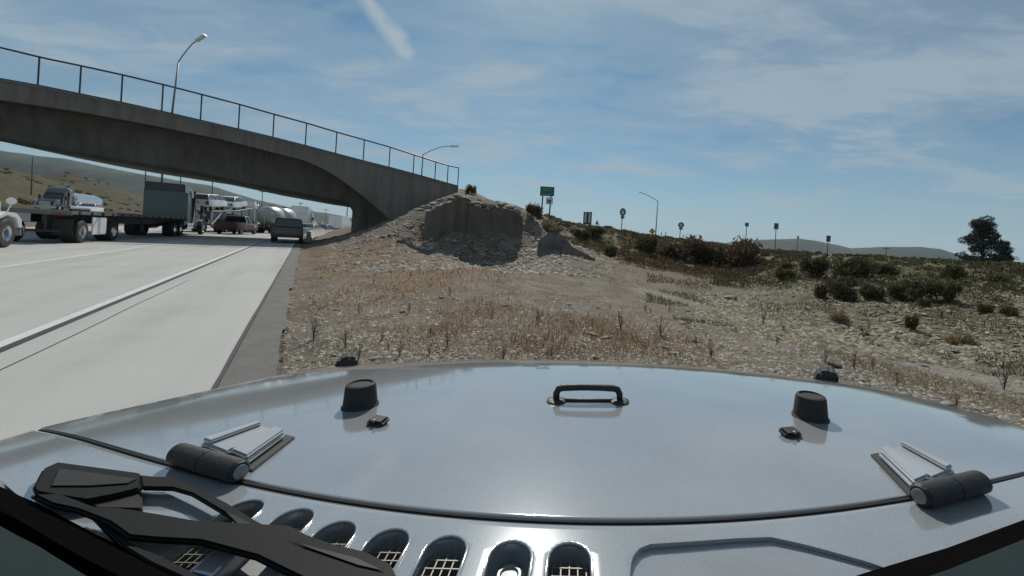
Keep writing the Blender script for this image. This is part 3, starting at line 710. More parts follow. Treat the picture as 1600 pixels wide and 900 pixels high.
# ------------------------------------------------------------------ vehicles (built facing +y, right side +x)
HD = RD
def wheel(par, x, y, r=.5, wd=.28, rimc=None, dual=False):
    k = 1 if x > 0 else -1; d = wd*(2.1 if dual else 1)
    xo = x-k*d/2 if dual else x
    wv = MB().lathe([(r*.55, -d/2), (r*.93, -d/2), (r, -d/2+.04), (r, d/2-.04), (r*.93, d/2), (r*.55, d/2)], (xo, y, r), 'x', 24, False).build('wheel', rubber, par, 'auto')
    a = xo+k*d/2
    MB().lathe([(0, -.02), (r*.3, -.02), (r*.34, -.06), (r*.5, -.06), (r*.56, 0), (r*.56, -.10), (0, -.10)] if k > 0 else [(0, .10), (r*.56, .10), (r*.56, 0), (r*.5, .06), (r*.34, .06), (r*.3, .02), (0, .02)], (a, y, r), 'x', 20).build('rim', rimc or chrome, wv, 'auto')
    return wv
def loft(secs, name, m, par, bev=0., closed=True):
    """secs: list of (y, [(x,z)...]) same count"""
    mb = MB(); k = len(secs[0][1])
    for y, pts in secs: mb.v += [(x, y, z) for x, z in pts]
    for i in range(len(secs)-1):
        for j in range(k): mb.f.append((i*k+j, i*k+(j+1) % k, (i+1)*k+(j+1) % k, (i+1)*k+j))
    mb.f += [tuple(range(k)), tuple(range(k*(len(secs)-1), k*len(secs)))]
    return mb.build(name, m, par, 'auto', bev)
def box(par, name, c, d, m, bev=.02): return MB().box(c, d).build(name, m, par, 'auto', bev)
def tractor(root, y0, col, roofc, sleeper=2.2, hood=2.3):
    """conventional truck tractor, front bumper at y0, built backwards; returns y of the sleeper back"""
    hx = .95
    loft([(y0-.15, [(-.62, .75), (.62, .75), (.66, 1.45), (-.66, 1.45)]), (y0-.5, [(-.80, .7), (.80, .7), (.80, 1.72), (-.80, 1.72)]), (y0-hood, [(-hx, .75), (hx, .75), (hx, 2.05), (-hx, 2.05)])], 'hood', col, root, .05)
    yc = y0-hood
    loft([(yc, [(-1.05, .7), (1.05, .7), (1.05, 2.0), (-1.05, 2.0)]), (yc-.55, [(-1.08, .7), (1.08, .7), (1.05, 2.75), (-1.05, 2.75)]), (yc-1.6, [(-1.1, .7), (1.1, .7), (1.1, 2.85), (-1.1, 2.85)])], 'cab', col, root, .05)
    box(root, 'windscreen', (0, yc-.27, 2.38), (1.9, .03, .62), glass_dark, .01).rotation_euler = (0, 0, 0)
    for k in (-1, 1):
        box(root, 'side_window', (k*1.085, yc-1.0, 2.25), (.03, .85, .55), glass_dark, .01)
        box(root, 'door', (k*1.10, yc-1.0, 1.45), (.03, .95, 1.0), col, .01)
    ys = yc-1.6
    box(root, 'sleeper', (0, ys-sleeper/2, 1.95), (2.3, sleeper, 2.3), col, .05)
    loft([(yc-.5, [(-1.0, 2.8), (1.0, 2.8), (.95, 2.9), (-.95, 2.9)]), (yc-1.5, [(-1.1, 2.8), (1.1, 2.8), (1.05, 3.65), (-1.05, 3.65)]), (ys-sleeper*.5, [(-1.15, 2.9), (1.15, 2.9), (1.1, 3.95), (-1.1, 3.95)]), (ys-sleeper-.05, [(-1.15, 2.9), (1.15, 2.9), (1.1, 4.0), (-1.1, 4.0)])], 'roof_fairing', roofc, root, .06)
    box(root, 'bumper', (0, y0, .62), (2.35, .22, .42), chrome, .05)
    box(root, 'radiator_grille', (0, y0-.14, 1.1), (1.15, .06, .72), chrome, .02)
    for k in (-1, 1):
        f = MB(); f.prism([(y0-.15, .72), (y0-.2, 1.05), (y0-.5, 1.28), (y0-1.2, 1.33), (y0-1.75, 1.15), (y0-1.9, .8), (y0-1.75, .8), (y0-1.6, 1.02), (y0-1.1, 1.18), (y0-.6, 1.08), (y0-.4, .72)], k*.72, k*1.2, 'x'); f.build('fender', col, root, 'auto', .03)
        wheel(root, k*1.06, y0-1.1, .52, .30, None)
        box(root, 'headlight', (k*.95, y0-.22, 1.0), (.32, .14, .2), chrome, .03)
        mr = MB().tube([(k*1.05, y0-.75, 1.33), (k*1.12, y0-.7, 1.62)], .015, 6).lathe([(0, -.02), (.13, -.02), (.13, .03), (0, .07)], (k*1.12, y0-.7, 1.72), 'y', 16).build('fender_mirror', chrome, root, 'auto')
        mr = MB().tube([(k*1.08, yc-.3, 2.1), (k*1.32, yc-.2, 2.1)], .02, 6).box((k*1.36, yc-.2, 2.15), (.22, .12, .7)).build('mirror', col, root, 'auto')
        MB().tube([(k*1.22, ys-.15, .9), (k*1.22, ys-.15, 3.3), (k*1.22, ys-.25, 3.6)], .075, 10).build('exhaust_stack', chrome, root, True)
        MB().lathe([(0, ys-1.9), (.33, ys-1.9), (.33, ys-.4), (0, ys-.4)], (k*.98, 0, .78), 'y', 20).build('fuel_tank', chrome, root, 'auto')
    yb = ys-sleeper
    box(root, 'chassis', (0, yb-1.0, .85), (.9, 5.2, .28), dark_steel, .01)
    for a in (yb-.85, yb-2.15):
        for k in (-1, 1): wheel(root, k*1.22, a, .52, .27, None, True)
    return yb
wp = lambda name, col, met=.1: mat(name, col, .32, met, .5, var=.06)
semi_white = wp('truck_white', (.66, .68, .69)); semi_dark = wp('truck_grey_green', (.085, .105, .10)); semi_black = wp('truck_black', (.014, .014, .015))
o = thing('semi_truck', 'white semi truck cab at the left border following the flatbed trailer', 'truck', UV(25.0, -10.25), HD)
tractor(o, 0, semi_white, semi_white)
# flatbed truck
o = thing('flatbed_truck', 'long empty flatbed trailer behind a dark truck cab with black roof fairing', 'truck', UV(27.4, -9.9), HD-R(3.2))
wood = mat('trailer_deck', (.20, .185, .165), .8, scale=3)
L = 15.0; n_pl = 12
for k in range(n_pl): MB().box(((k-(n_pl-1)/2)*.205, L/2, 1.44), (.196, L, .05)).build('deck_plank', wood, o)
for k in (-1, 1):
    box(o, 'side_rail', (k*1.27, L/2, 1.40), (.06, L, .17), mat('trailer_rail', (.15, .155, .15), .6, .3), .008)
    for q in range(14): box(o, 'stake_pocket', (k*1.315, .6+q*1.05, 1.39), (.03, .12, .15), dark_steel, .004)
    box(o, 'frame_beam', (k*.5, L/2, 1.12), (.14, L, .50), dark_steel, .01)
    for yy in (1.1, 4.1): wheel(o, k*1.24, yy, .52, .27, chrome, True)
    box(o, 'mud_flap', (k*.95, .22, .72), (.62, .02, .72), rubber, .004)
    box(o, 'tail_light', (k*.95, -.05, 1.30), (.42, .05, .11), red_lens, .01)
    MB().tube([(k*.55, -.0, 1.1), (k*.55, -.0, .56)], .05, 8).build('bumper_strut', dark_steel, o)
    MB().box((k*.55, 9.8, .75), (.14, .16, .75)).box((k*.55, 9.8, .35), (.32, .3, .05)).build('landing_leg', dark_steel, o)
for q in range(13): box(o, 'cross_member', (0, .7+q*1.12, 1.34), (2.44, .08, .12), dark_steel, .005)
box(o, 'rear_beam', (0, -.02, 1.37), (2.6, .10, .20), mat('trailer_rail', (.3, .3, .3)), .01)
box(o, 'underride_bar', (0, 0, .55), (2.1, .10, .10), dark_steel, .01)
box(o, 'licence_plate', (-.15, -.085, 1.10), (.62, .02, .36), mat('plate_grey', (.34, .35, .35), .5), .005)
box(o, 'white_side_box', (1.22, 2.6, .80), (.05, 1.35, .86), white_paint, .02)
q = MB().lathe([(0, -.45), (.17, -.45), (.17, .45), (0, .45)], (0, 2.6, .95), 'x', 14).build('air_tank', dark_steel, o, 'auto')
yb = 15.6
box(o, 'headache_rack', (.15, yb-.15, 2.25), (2.4, .10, 2.2), semi_dark, .02)
tractor(o, yb+2.2+1.6+2.3, semi_dark, semi_black)

def car(root, col, L=4.6, W=1.82, H=1.48, kind='sedan', rim=None, hitch=False):
    """car, suv or pickup; rear bumper at y=0"""
    r = .34 if kind == 'sedan' else .39; zb = .28 if kind == 'sedan' else .42; zs = zb+ (.62 if kind == 'sedan' else .68); h = W/2
    pr = {'sedan': [(0, .95), (.12, 1.02), (.9, 1.05), (L-.25, .88), (L, .68)], 'suv': [(0, .98), (.1, 1.0), (L-.3, .98), (L, .75)], 'pickup': [(0, 1.0), (.1, 1.02), (L-.3, 1.0), (L, .78)]}[kind]
    sec = lambda y, top, k=1.: (y, [(-h*k, zb+.02), (h*k, zb+.02), (h*k*1.0, zb+.35), (h*k*.955, top*zs/.9), (-h*k*.955, top*zs/.9), (-h*k, zb+.35)])
    loft([sec(.02, .92, .94), sec(.15, .98), sec(L*.35, 1.0), sec(L*.7, .99), sec(L-.35, .90), sec(L-.02, .72, .9)], 'body', col, root, .05)
    t = zs*1.0/.9
    if kind == 'sedan': cab = [(.55, t-.03, .86), (1.25, H, .68), (2.45, H, .68), (3.25, t-.03, .86)]
    elif kind == 'suv': cab = [(.05, t-.03, .93), (.35, H, .80), (2.9, H, .80), (3.5, t-.03, .92)]
    else: cab = [(2.0, t-.03, .92), (2.2, H, .78), (3.25, H, .78), (3.95, t-.03, .92)]
    mb = MB()
    for y, z, k in cab: mb.v += [(-h*k, y, z), (h*k, y, z)]
    cabin = MB(); zl = t-.04
    ys = [c[0] for c in cab]
    cabin.v = [(-h*.93, ys[0], zl), (h*.93, ys[0], zl), (h*.93, ys[3], zl), (-h*.93, ys[3], zl), (-h*.76, ys[1], H), (h*.76, ys[1], H), (h*.76, ys[2], H), (-h*.76, ys[2], H)]
    cabin.f = [(3, 2, 1, 0), (4, 5, 6, 7), (0, 1, 5, 4), (1, 2, 6, 5), (2, 3, 7, 6), (3, 0, 4, 7)]
    cabin.build('window_glass', glass_dark, root, 'auto', .03)
    rf = MB(); rf.v = [(-h*.79, ys[1]-.06, H-.03), (h*.79, ys[1]-.06, H-.03), (h*.79, ys[2]+.06, H-.03), (-h*.79, ys[2]+.06, H-.03), (-h*.72, ys[1]+.05, H+.035), (h*.72, ys[1]+.05, H+.035), (h*.72, ys[2]-.1, H+.035), (-h*.72, ys[2]-.1, H+.035)]
    rf.f = cabin.f; rf.build('roof', col, root, 'auto', .03)
    for k in (-1, 1):
        for (ya, za, xa), (yb_, zb_, xb) in (((ys[0], zl, .935), (ys[1], H, .765)), ((ys[3], zl, .935), (ys[2], H, .765)), (((ys[0]+ys[3])/2-.1, zl, .945), ((ys[1]+ys[2])/2-.1, H, .77))):
            MB().tube([(k*h*xa, ya, za), (k*h*xb, yb_, zb_)], .045, 6).build('pillar', col, root, True)
        wheel(root, k*(h-.12), L*.19+.05, r, .22, rim); wheel(root, k*(h-.12), L*.80, r, .22, rim)
        box(root, 'tail_light', (k*h*.82, .02, zb+.42), (.24, .08, .17 if kind == 'sedan' else .34), red_lens, .02)
        box(root, 'headlight', (k*h*.68, L-.10, zb+.36), (.36, .12, .14), chrome, .03)
        box(root, 'mirror', (k*(h+.08), ys[3]-.45, zl+.12), (.2, .1, .15), col, .03)
    box(root, 'rear_bumper', (0, .0, zb+.12), (W*.94, .14, .24), dark_steel if kind == 'pickup' else col, .03)
    box(root, 'front_bumper', (0, L-.03, zb+.10), (W*.9, .14, .24), dark_steel, .03)
    box(root, 'licence_plate', (0, -.04, zb+.42 if kind != 'pickup' else zb+.14), (.31, .02, .16), mat('plate_grey', (.34, .35, .35)), .004)
    if kind == 'pickup':
        box(root, 'tailgate', (0, -.005, zb+.50), (W*.80, .06, .50), col, .02)
        box(root, 'bed_floor', (0, 1.0, t-.02), (W*.78, 1.8, .03), darkvoid, .0)
    return root
maroon = wp('paint_maroon', (.075, .035, .032)); slate = wp('paint_slate', (.05, .06, .06)); cwhite = wp('paint_white', (.68, .70, .72)); cgrey = wp('paint_grey', (.24, .26, .27)); cblue = wp('paint_blue', (.04, .06, .12)); cred = wp('paint_red', (.22, .03, .03))
car(thing('pickup_truck', 'dark slate pickup on the shoulder under the right end of the overpass', 'pickup truck', UV(35.6, -1.15, .0), HD), slate, 5.4, 1.92, 1.80, 'pickup')
car(thing('pickup_truck', 'maroon pickup truck driving behind the twin hopper tanker', 'pickup truck', UV(51.5, -6.55), HD-R(14)), maroon, 5.3, 1.95, 1.85, 'pickup', cgrey)
# car hauler
o = thing('car_transporter', 'two deck car transporter truck ahead of the flatbed', 'truck', UV(54.5, -9.2), HD-R(12))
tube_m = mat('transporter_steel', (.14, .15, .155), .5, .4)
for k in (-1, 1):
    box(o, 'lower_rail', (k*1.2, 5, .75), (.12, 10, .22), tube_m, .01); MB().tube([(k*1.2, 0, 2.15), (k*1.2, 6, 2.45), (k*1.2, 11, 3.0)], .08, 8).build('upper_rail', tube_m, o)
    for y, z in ((.15, 2.15), (2.6, 2.3), (5.2, 2.4), (7.6, 2.6), (9.9, 2.85)): MB().tube([(k*1.2, y, .8), (k*1.2, y, z)], .06, 6).build('post', tube_m if y > 1 else white_paint, o)
    MB().tube([(k*1.2, .3, .85), (k*1.2, 2.5, 2.2)], .05, 6).build('brace', white_paint, o)
    for y in (2.6, 3.8): wheel(o, k*1.2, y, .48, .26, None, True)
    box(o, 'tail_light', (k*.95, -.06, .8), (.36, .05, .12), red_lens, .01)
for k in (-.65, .65):
    MB().box((k, 5, .86), (.5, 10, .06)).build('lower_track', tube_m, o)
    mb = MB(); mb.prism([(0, 2.12), (6, 2.42), (11, 2.98), (11, 3.03), (6, 2.47), (0, 2.17)], k-.25, k+.25, 'x'); mb.build('upper_track', tube_m, o)
tractor(o, 15.6, cwhite, cwhite, sleeper=.9, hood=1.3)
M0 = o.matrix_basis.copy()
def on_deck(name, label, col, x, y, z, pitch, rz, kind, grp=None, **k):
    bpy.context.view_layer.update(); t = thing(name, label, 'car', (0, 0, 0), 0, grp)
    M = o.matrix_world @ Matrix.Translation((x, y, z)) @ Matrix.Rotation(rz, 4, 'Z') @ Matrix.Rotation(pitch, 4, 'X')
    t.matrix_world = M; car(t, col, kind=kind, **k); return t
on_deck('sport_utility_car', 'white sport utility car loaded rear first on the top deck of the transporter', cwhite, 0, .25, 2.17, R(3), 0, 'suv', L=4.5, H=1.68)
on_deck('sedan', 'white sedan loaded at the front of the transporter top deck', cwhite, 0, 5.9, 2.45, R(6), 0, 'sedan', L=4.6)
on_deck('sport_utility_car', 'dark blue car standing on the lower deck of the transporter', cblue, 0, .6, .9, 0, 0, 'suv', L=4.4, H=1.2, W=1.8)
on_deck('sedan', 'grey sedan on the lower deck ahead of the dark blue car', cgrey, 0, 5.4, .9, 0, 0, 'sedan', L=4.5, H=1.2)
# twin hopper tanker
o = thing('bulk_tanker_truck', 'dusty grey bulk tanker truck with two rounded hoppers', 'truck', UV(62.5, -4.6), HD-R(22))
hop = mat('tanker_skin', (.40, .40, .385), .4, .35, scale=1.2, var=.2)
for y in (2.0, 5.1):
    MB().lathe([(0, -1.5), (.55, -1.48), (1.0, -1.25), (1.25, -.8), (1.3, 0), (1.25, .8), (1.0, 1.25), (.55, 1.48), (0, 1.5)], (0, y, 2.15), 'y', 28).build('hopper', hop, o, True)
    MB().lathe([(.18, .6), (.25, .8), (.95, 1.5), (1.05, 1.9)], (0, y, 0), 'z', 20).build('hopper_cone', hop, o, 'auto')
    MB().lathe([(0, 0), (.28, 0), (.28, .12), (0, .14)], (0, y, 3.42), 'z', 16).build('hatch', dark_steel, o, 'auto')
for k in (-1, 1):
    box(o, 'frame_beam', (k*.9, 3.6, .95), (.12, 7.6, .22), cwhite, .01); box(o, 'mud_flap', (k*.9, -.15, .7), (.6, .03, .7), rubber, .004)
    for y in (.6, 1.8): wheel(o, k*1.2, y, .5, .27, None, True)
    box(o, 'tail_light', (k*.8, -.28, .95), (.3, .05, .12), red_lens, .01)
    MB().tube([(k*.45, -.32, .6), (k*.45, -.32, 2.9)], .025, 6).build('ladder_rail', chrome, o)
for q in range(7): MB().tube([(-.45, -.32, .8+q*.32), (.45, -.32, .8+q*.32)], .018, 6).build('ladder_rung', chrome, o)
tractor(o, 14.2, cwhite, cwhite, sleeper=1.2, hood=1.8)
# box truck crossing
o = thing('box_trailer_truck', 'grey box trailer with white framed end beyond the overpass', 'truck', UV(77, -3.0), R(96))
box(o, 'cargo_box', (0, 3.2, 2.35), (2.5, 6.4, 2.6), mat('trailer_grey_skin', (.30, .33, .31), .5, .2, scale=2), .03)
box(o, 'end_panel', (0, -.02, 2.35), (2.2, .04, 2.3), cgrey, .01)
for k in (-1, 1): box(o, 'end_frame', (k*1.2, -.06, 2.35), (.18, .10, 2.68), white_paint, .02)
for z in (1.08, 3.62): box(o, 'end_frame', (0, -.06, z), (2.22, .10, .16), white_paint, .02)
for k in (-1, 1):
    for y in (1.2, 2.4): wheel(o, k*1.15, y, .5, .27, None, True)
    box(o, 'tail_light', (k*.9, -.08, .92), (.3, .05, .1), red_lens, .01)
box(o, 'chassis', (0, 4.2, .9), (.9, 8.6, .25), dark_steel, .01)
tractor(o, 11.8, cwhite, cwhite, sleeper=.6, hood=1.2)
def gz(u, v): return UV(u, v, max(tz(*UV(u, v).xy), 0.))
car(thing('sedan', 'white sedan nearest to the barrier beyond the dark pickup', 'car', UV(61, -.3), HD-R(20)), cwhite)
car(thing('sedan', 'silver car just in front of the white framed box trailer', 'car', UV(69, 1.4), HD-R(24)), cgrey)
car(thing('sport_utility_car', 'red sport utility car farthest along the right lane', 'car', UV(80, 1.2), HD-R(20)), cred, 4.6, 1.9, 1.7, 'suv')
o = thing('delivery_truck', 'white high sided delivery truck farthest away under the bridge', 'truck', UV(93, 4.6), HD-R(18))
box(o, 'cargo_box', (0, 3, 2.2), (2.3, 6, 2.4), white_paint, .03)
for k in (-1, 1):
    box(o, 'door', (k*.55, -.03, 2.2), (1.0, .04, 2.2), white_paint, .01); box(o, 'tail_light', (k*.9, -.05, .9), (.3, .05, .1), red_lens, .01)
    for y in (1.2, 6.8): wheel(o, k*1.0, y, .45, .26)
box(o, 'chassis', (0, 3.8, .8), (.9, 7.4, .25), dark_steel, .01); box(o, 'cab', (0, 7.0, 1.5), (2.1, 1.9, 1.9), white_paint, .15); box(o, 'windscreen', (0, 7.95, 1.9), (1.8, .05, .7), glass_dark, .02)
# opposite carriageway: fuel tanker and white van-like car
o = thing('fuel_tanker_truck', 'polished fuel tanker truck on the raised opposite road behind the flatbed', 'truck', UV(115, -33.4, 1.10), HD+math.pi)
MB().lathe([(0, -5.2), (.6, -5.2), (.98, -5.0), (1.03, -4.6), (1.03, 4.6), (.98, 5.0), (.6, 5.2), (0, 5.2)], (0, 5.4, 2.15), 'y', 28).build('tank', chrome, o, 'auto')
box(o, 'walkway', (0, 5.4, 3.2), (.5, 8, .06), white_paint, .01)
for k in (-1, 1):
    box(o, 'side_skirt', (k*1.0, 5.4, 1.15), (.06, 8, .5), dark_steel, .01)
    for y in (1.2, 2.5): wheel(o, k*1.2, y, .5, .27, None, True)
box(o, 'frame', (0, 5.4, 1.0), (1.0, 10.2, .2), dark_steel, .01)
tractor(o, 18.0, semi_black, semi_black, sleeper=1.4)
car(thing('sedan', 'white sedan beside the polished tanker on the opposite road', 'car', UV(93, -27.0, 1.10), HD+math.pi), cwhite)

# ------------------------------------------------------------------ barrier along the road beyond the bridge
o = thing('concrete_barrier', 'low white concrete barrier curving along the right road edge under the overpass', 'barrier', UV(40, .1))
bs = [(40, .15), (46, .25), (52, .35), (57, .7), (64, 1.9), (72, 3.5), (82, 5.5), (94, 7.9), (108, 10.7)]
pr = [(.30, 0), (.30, .08), (.16, .32), (.09, .81), (-.09, .81), (-.16, .32), (-.30, .08), (-.30, 0)]
kb = mat('barrier_concrete', (.42, .41, .39), .85, scale=2, bump=.2)
for (u0, v0), (u1, v1) in zip(bs[:-1], bs[1:]):
    a, b = UV(u0, v0), UV(u1, v1); d = (b-a).normalized(); s_ = Vector((d.y, -d.x, 0)); b = b-d*.03; mb = MB(); off = UV(40, .1)
    mb.v = [tuple(p+s_*x+Vector((0, 0, z-.02))-off) for p in (a, b) for x, z in pr]; n = len(pr)
    mb.f = [tuple(range(n-1, -1, -1)), tuple(range(n, 2*n))]+[(i, (i+1) % n, n+(i+1) % n, n+i) for i in range(n)]
    mb.build('barrier_segment', kb, o, 'auto')

# ------------------------------------------------------------------ rocks
rockm = mat('pale_rock', (.27, .245, .212), .9, scale=5, var=.25, bump=.5, bscale=25)
rockd = mat('brown_rock', (.17, .14, .115), .9, scale=5, var=.25, bump=.5, bscale=25)
def rock_mesh(seed, m, flat=.6):
    rg = np.random.default_rng(seed); bm = bmesh.new(); bmesh.ops.create_icosphere(bm, subdivisions=2, radius=1)
    ds = [Vector(rg.normal(size=3)).normalized() for _ in range(9)]; ks = rg.uniform(.55, .95, 9)
    for v in bm.verts:
        for d, k in zip(ds, ks):
            t = v.co.dot(d)
            if t > k: v.co -= d*(t-k)
        v.co *= 1+rg.normal()*.03; v.co.z *= flat
    me = bpy.data.meshes.new('rock'); bm.to_mesh(me); bm.free(); me.materials.append(m); return me
ROCKS = [rock_mesh(i, rockm, f) for i, f in enumerate((.6, .75, .45, .55, .7))]; ROCKD = [rock_mesh(20+i, rockd, f) for i, f in enumerate((.6, .5))]
def rock(p, sx, sy, sz, label, group, ms=ROCKS, tilt=.2):
    o = bpy.data.objects.new('rock', random.choice(ms)); COL.objects.link(o); o.location = p; o.scale = (sx, sy, sz)
    o.rotation_euler = (random.uniform(-tilt, tilt), random.uniform(-tilt, tilt), random.uniform(-.6, .6)); return tag(o, label, 'rock', group)
# dark concrete slope wall half buried in the mound
wl = [(662.5, 366), (664.5, 333), (678, 327), (691, 320), (704, 316), (717, 309), (727, 308), (735, 312), (739, 321), (753, 324), (767, 327), (779, 324), (795, 327), (810, 335), (813.5, 368), (813, 392), (760, 392), (690, 390), (663, 386)]
wallm = mat('weathered_wall_concrete', (.115, .098, .082), .95, scale=.9, var=.28, bump=.5, bscale=9)
streaks(wallm, .4)
wo = P(735, 380, 24); o = tag(bpy.data.objects.new('concrete_wall', None), 'dark weathered concrete wall set in the mound right of the overpass', 'wall'); bpy.data.objects.remove(o)
mb = MB(); n = len(wl); A = [P(x, y, 23.5)-wo for x, y in wl]; B = [p+Vector((.1, .9, -.05)) for p in A]
mb.v = [tuple(p) for p in A+B]; mb.f = [tuple(range(n-1, -1, -1)), tuple(range(n, 2*n))]+[(i, (i+1) % n, n+(i+1) % n, n+i) for i in range(n)]
o = mb.build('concrete_wall', wallm, loc=wo); tag(o, 'dark weathered concrete wall set in the mound right of the overpass', 'wall')
for x, y, wd, ht in ((742, 318, 14, 6), (756, 322, 12, 6), (769, 324, 13, 7), (784, 321, 15, 7), (799, 325, 13, 5), (724, 310, 10, 4), (808, 331, 10, 6)):
    p = P(x, y-1, 23.7); rock(p, wd/2*24/F*1.1, .45, ht/2*24/F*2.0, 'pale flat stone lying along the broken top of the dark concrete wall', 'stones on top of the concrete wall')
for x, y, wd, d in ((655, 329, 14, 25), (666, 325, 16, 25), (678, 320, 18, 25.2), (691, 315, 18, 25.6), (704, 312, 17, 26), (714, 308, 14, 26.5), (672, 331, 16, 24.6), (686, 324, 14, 24.8), (700, 319, 12, 25)):
    rock(P(x, y-1, d-.5), wd/2*d/F*1.1, .4, .20, 'pale slab of rock stepping up the slope between overpass and concrete wall', 'pale slabs left of the concrete wall', tilt=.12)
for i in range(30):
    x = random.gauss(640, 24); y = random.gauss(367, 6)+abs(x-640)*.08; d = 23.2+random.uniform(-.8, .8)
    p = on_ground(P(x, y, d)); s = random.uniform(.09, .30); rock(p, s*1.2, s, s, 'broken pale rock in the heap at the left foot of the concrete wall', 'rock heap beside the concrete wall', ROCKS+ROCKD[:1], .5)
p = on_ground(P(667, 370, 23.3)); rock(p+Vector((0, 0, .16)), .26, .26, .36, 'largest whitish boulder at the lower left corner of the concrete wall', None)
for i in range(16):
    x = random.uniform(690, 830); p = on_ground(P(x, random.uniform(378, 392), 22.3+random.uniform(-.7, .3))); s = random.uniform(.06, .18); rock(p, s*1.4, s, s, 'small rock lying along the foot of the dark concrete wall', 'rocks along the foot of the wall', ROCKS+ROCKD)
# tilted slab and brown ledge to the right of the wall
def slab3(name, px, d, th, m, label, cat, lean=(.1, .8, -.1)):
    o0 = P(px[0][0], px[0][1], d); mb = MB(); n = len(px); A = [P(x, y, d)-o0 for x, y in px]; B = [p+Vector(lean)*th for p in A]
    mb.v = [tuple(p) for p in A+B]; mb.f = [tuple(range(n-1, -1, -1)), tuple(range(n, 2*n))]+[(i, (i+1) % n, n+(i+1) % n, n+i) for i in range(n)]
    o = mb.build(name, m, None, 'auto', .03, 2, o0); return tag(o, label, cat)
slab3('concrete_slab', [(838, 408), (841, 377), (848, 370), (857, 364), (866, 362.5), (874, 365), (884, 372), (893, 384), (900, 408)], 20.5, .55, mat('slab_concrete', (.13, .122, .112), .9, scale=2, var=.35, bump=.6, bscale=9), 'broken grey concrete slab with rounded top leaning right of the dark wall', 'concrete slab')
slab3('rock_ledge', [(872, 415), (878, 387), (890, 384), (903, 390), (917, 397), (929, 404), (932, 416)], 19.9, .8, rockd, 'low brown rock ledge sloping down right of the grey slab', 'rock')
for i, (x, y, s, lab) in enumerate(((1142, 455, .19, 'lone whitish stone on bare ground below the dark brush'), (945, 527, .065, 'pale oblong stone among orange grass ahead of the hood handle'), (928, 522, .085, 'broad pale stone left of the oblong stone in the orange grass'), (1316, 531, .075, 'dark topped pale stone on the grey gravel at right'), (1065, 375+125, .07, 'pale flat stone on pinkish gravel right of centre'), (1305, 577, .085, 'brown stone lying beyond the right hood latch'))):
    q = G(x, y, 0); q = on_ground(q); q = on_ground(P(x, y, max(2, q.y)) if False else q); rock(q+Vector((0, 0, s*.25)), s*1.5, s, s*.8, lab, None, ROCKS if i != 5 else ROCKD)
def scatter(n, th0, th1, r0, r1, p=1.0):
    """n ground points; p = how strongly they crowd towards the near side"""
    t = RNG.uniform(R(th0), R(th1), n); q = RNG.random(n); r = 1/((1/r0**p)*(1-q)+(1/r1**p)*q)**(1/p)
    return r*np.sin(t), r*np.cos(t), r, t
def vof(x, y): return x*VS[0]+y*VS[1]-edge_v(x*US[0]+y*US[1])
cnt = 0
while cnt < 90:
    x, y, r, t = (float(a[0]) for a in scatter(1, -34, 46, 3.2, 11))
    if float(vof(x, y)) < .9 or y < 2.3: continue
    s = random.uniform(.025, .06); rock(Vector((x, y, tz(x, y)+s*.2)), s*1.5, s, s*.8, 'fist sized pale stone scattered over the gravel in front of the hood', 'loose stones on the gravel', ROCKS*2+ROCKD); cnt += 1
# gravel: tens of thousands of pebbles in one mesh
def gravel(name, n, th0, th1, r0, r1, s0, s1, cols, keep, p=1.0):
    x, y, r, t = scatter(n, th0, th1, r0, r1, p); k = keep(x, y, r, t) & (RNG.random(n) < np.clip(.25+1.6*(fbm(x*.55, y*.55, 4)+.32), 0, 1)); x, y, r = x[k], y[k], r[k]; n = len(x)
    z = terrain(x, y); vo = vof(x, y); z = np.where((vo < .5) & (x*US[0]+y*US[1] < 45), np.maximum(z, .007), z); s = s0*(s1/s0)**(RNG.random(n)**1.7)
    base = np.array([(1, 0, 0), (.3, .95, .1), (-.8, .6, 0), (-.8, -.6, 0), (.3, -.95, -.1), (.15, .1, .75), (-.4, 0, .6)])
    tri = np.array([(0, 1, 5), (1, 2, 6), (1, 6, 5), (2, 3, 6), (3, 4, 5), (3, 5, 6), (4, 0, 5)])
    v = base[None]*(1+RNG.normal(0, .22, (n, 7, 3))); a = RNG.uniform(0, 6.283, n); c, q = np.cos(a)[:, None], np.sin(a)[:, None]
    v = np.stack([v[..., 0]*c-v[..., 1]*q, v[..., 0]*q+v[..., 1]*c, v[..., 2]], -1)*s[:, None, None]*np.array([1, .75, .62])
    v += np.stack([x, y, z], -1)[:, None]; f = tri[None]+np.arange(n)[:, None, None]*7
    m = bpy.data.materials.new(name+'_stone'); m.use_nodes = True; nn = N(m.node_tree); b = m.node_tree.nodes['Principled BSDF']; b.inputs['Roughness'].default_value = .9
    g = nn('ShaderNodeNewGeometry'); nn.link(nn.ramp(g.outputs['Random Per Island'], [(i/(len(cols)-1), c) for i, c in enumerate(cols)]), b.inputs['Base Color'])
    return stuff(fast_mesh(name, v.reshape(-1, 3), f.reshape(-1, 3), m))
offroad = lambda x, y, r, t: (vof(x, y) > .42) & (y > 1.9)
spill = lambda x, y, r, t: (vof(x, y) > .44-.34*RNG.random(len(x))**3) & (y > 1.9)
gravel('gravel', 84000, -36, 74, 3.0, 26, .009, .045, [(.06, .05, .042), (.14, .122, .10), (.22, .198, .165), (.28, .255, .215), (.39, .365, .32)], spill)
gravel('bank_rubble', 54000, 17, 64, 8.0, 24, .02, .10, [(.06, .055, .035), (.13, .12, .08), (.21, .19, .13), (.33, .30, .225)], lambda x, y, r, t: (r > 9+1.2*np.sin(t*9)) & (fbm(x*.5, y*.5)+.1 > -.10), .6)
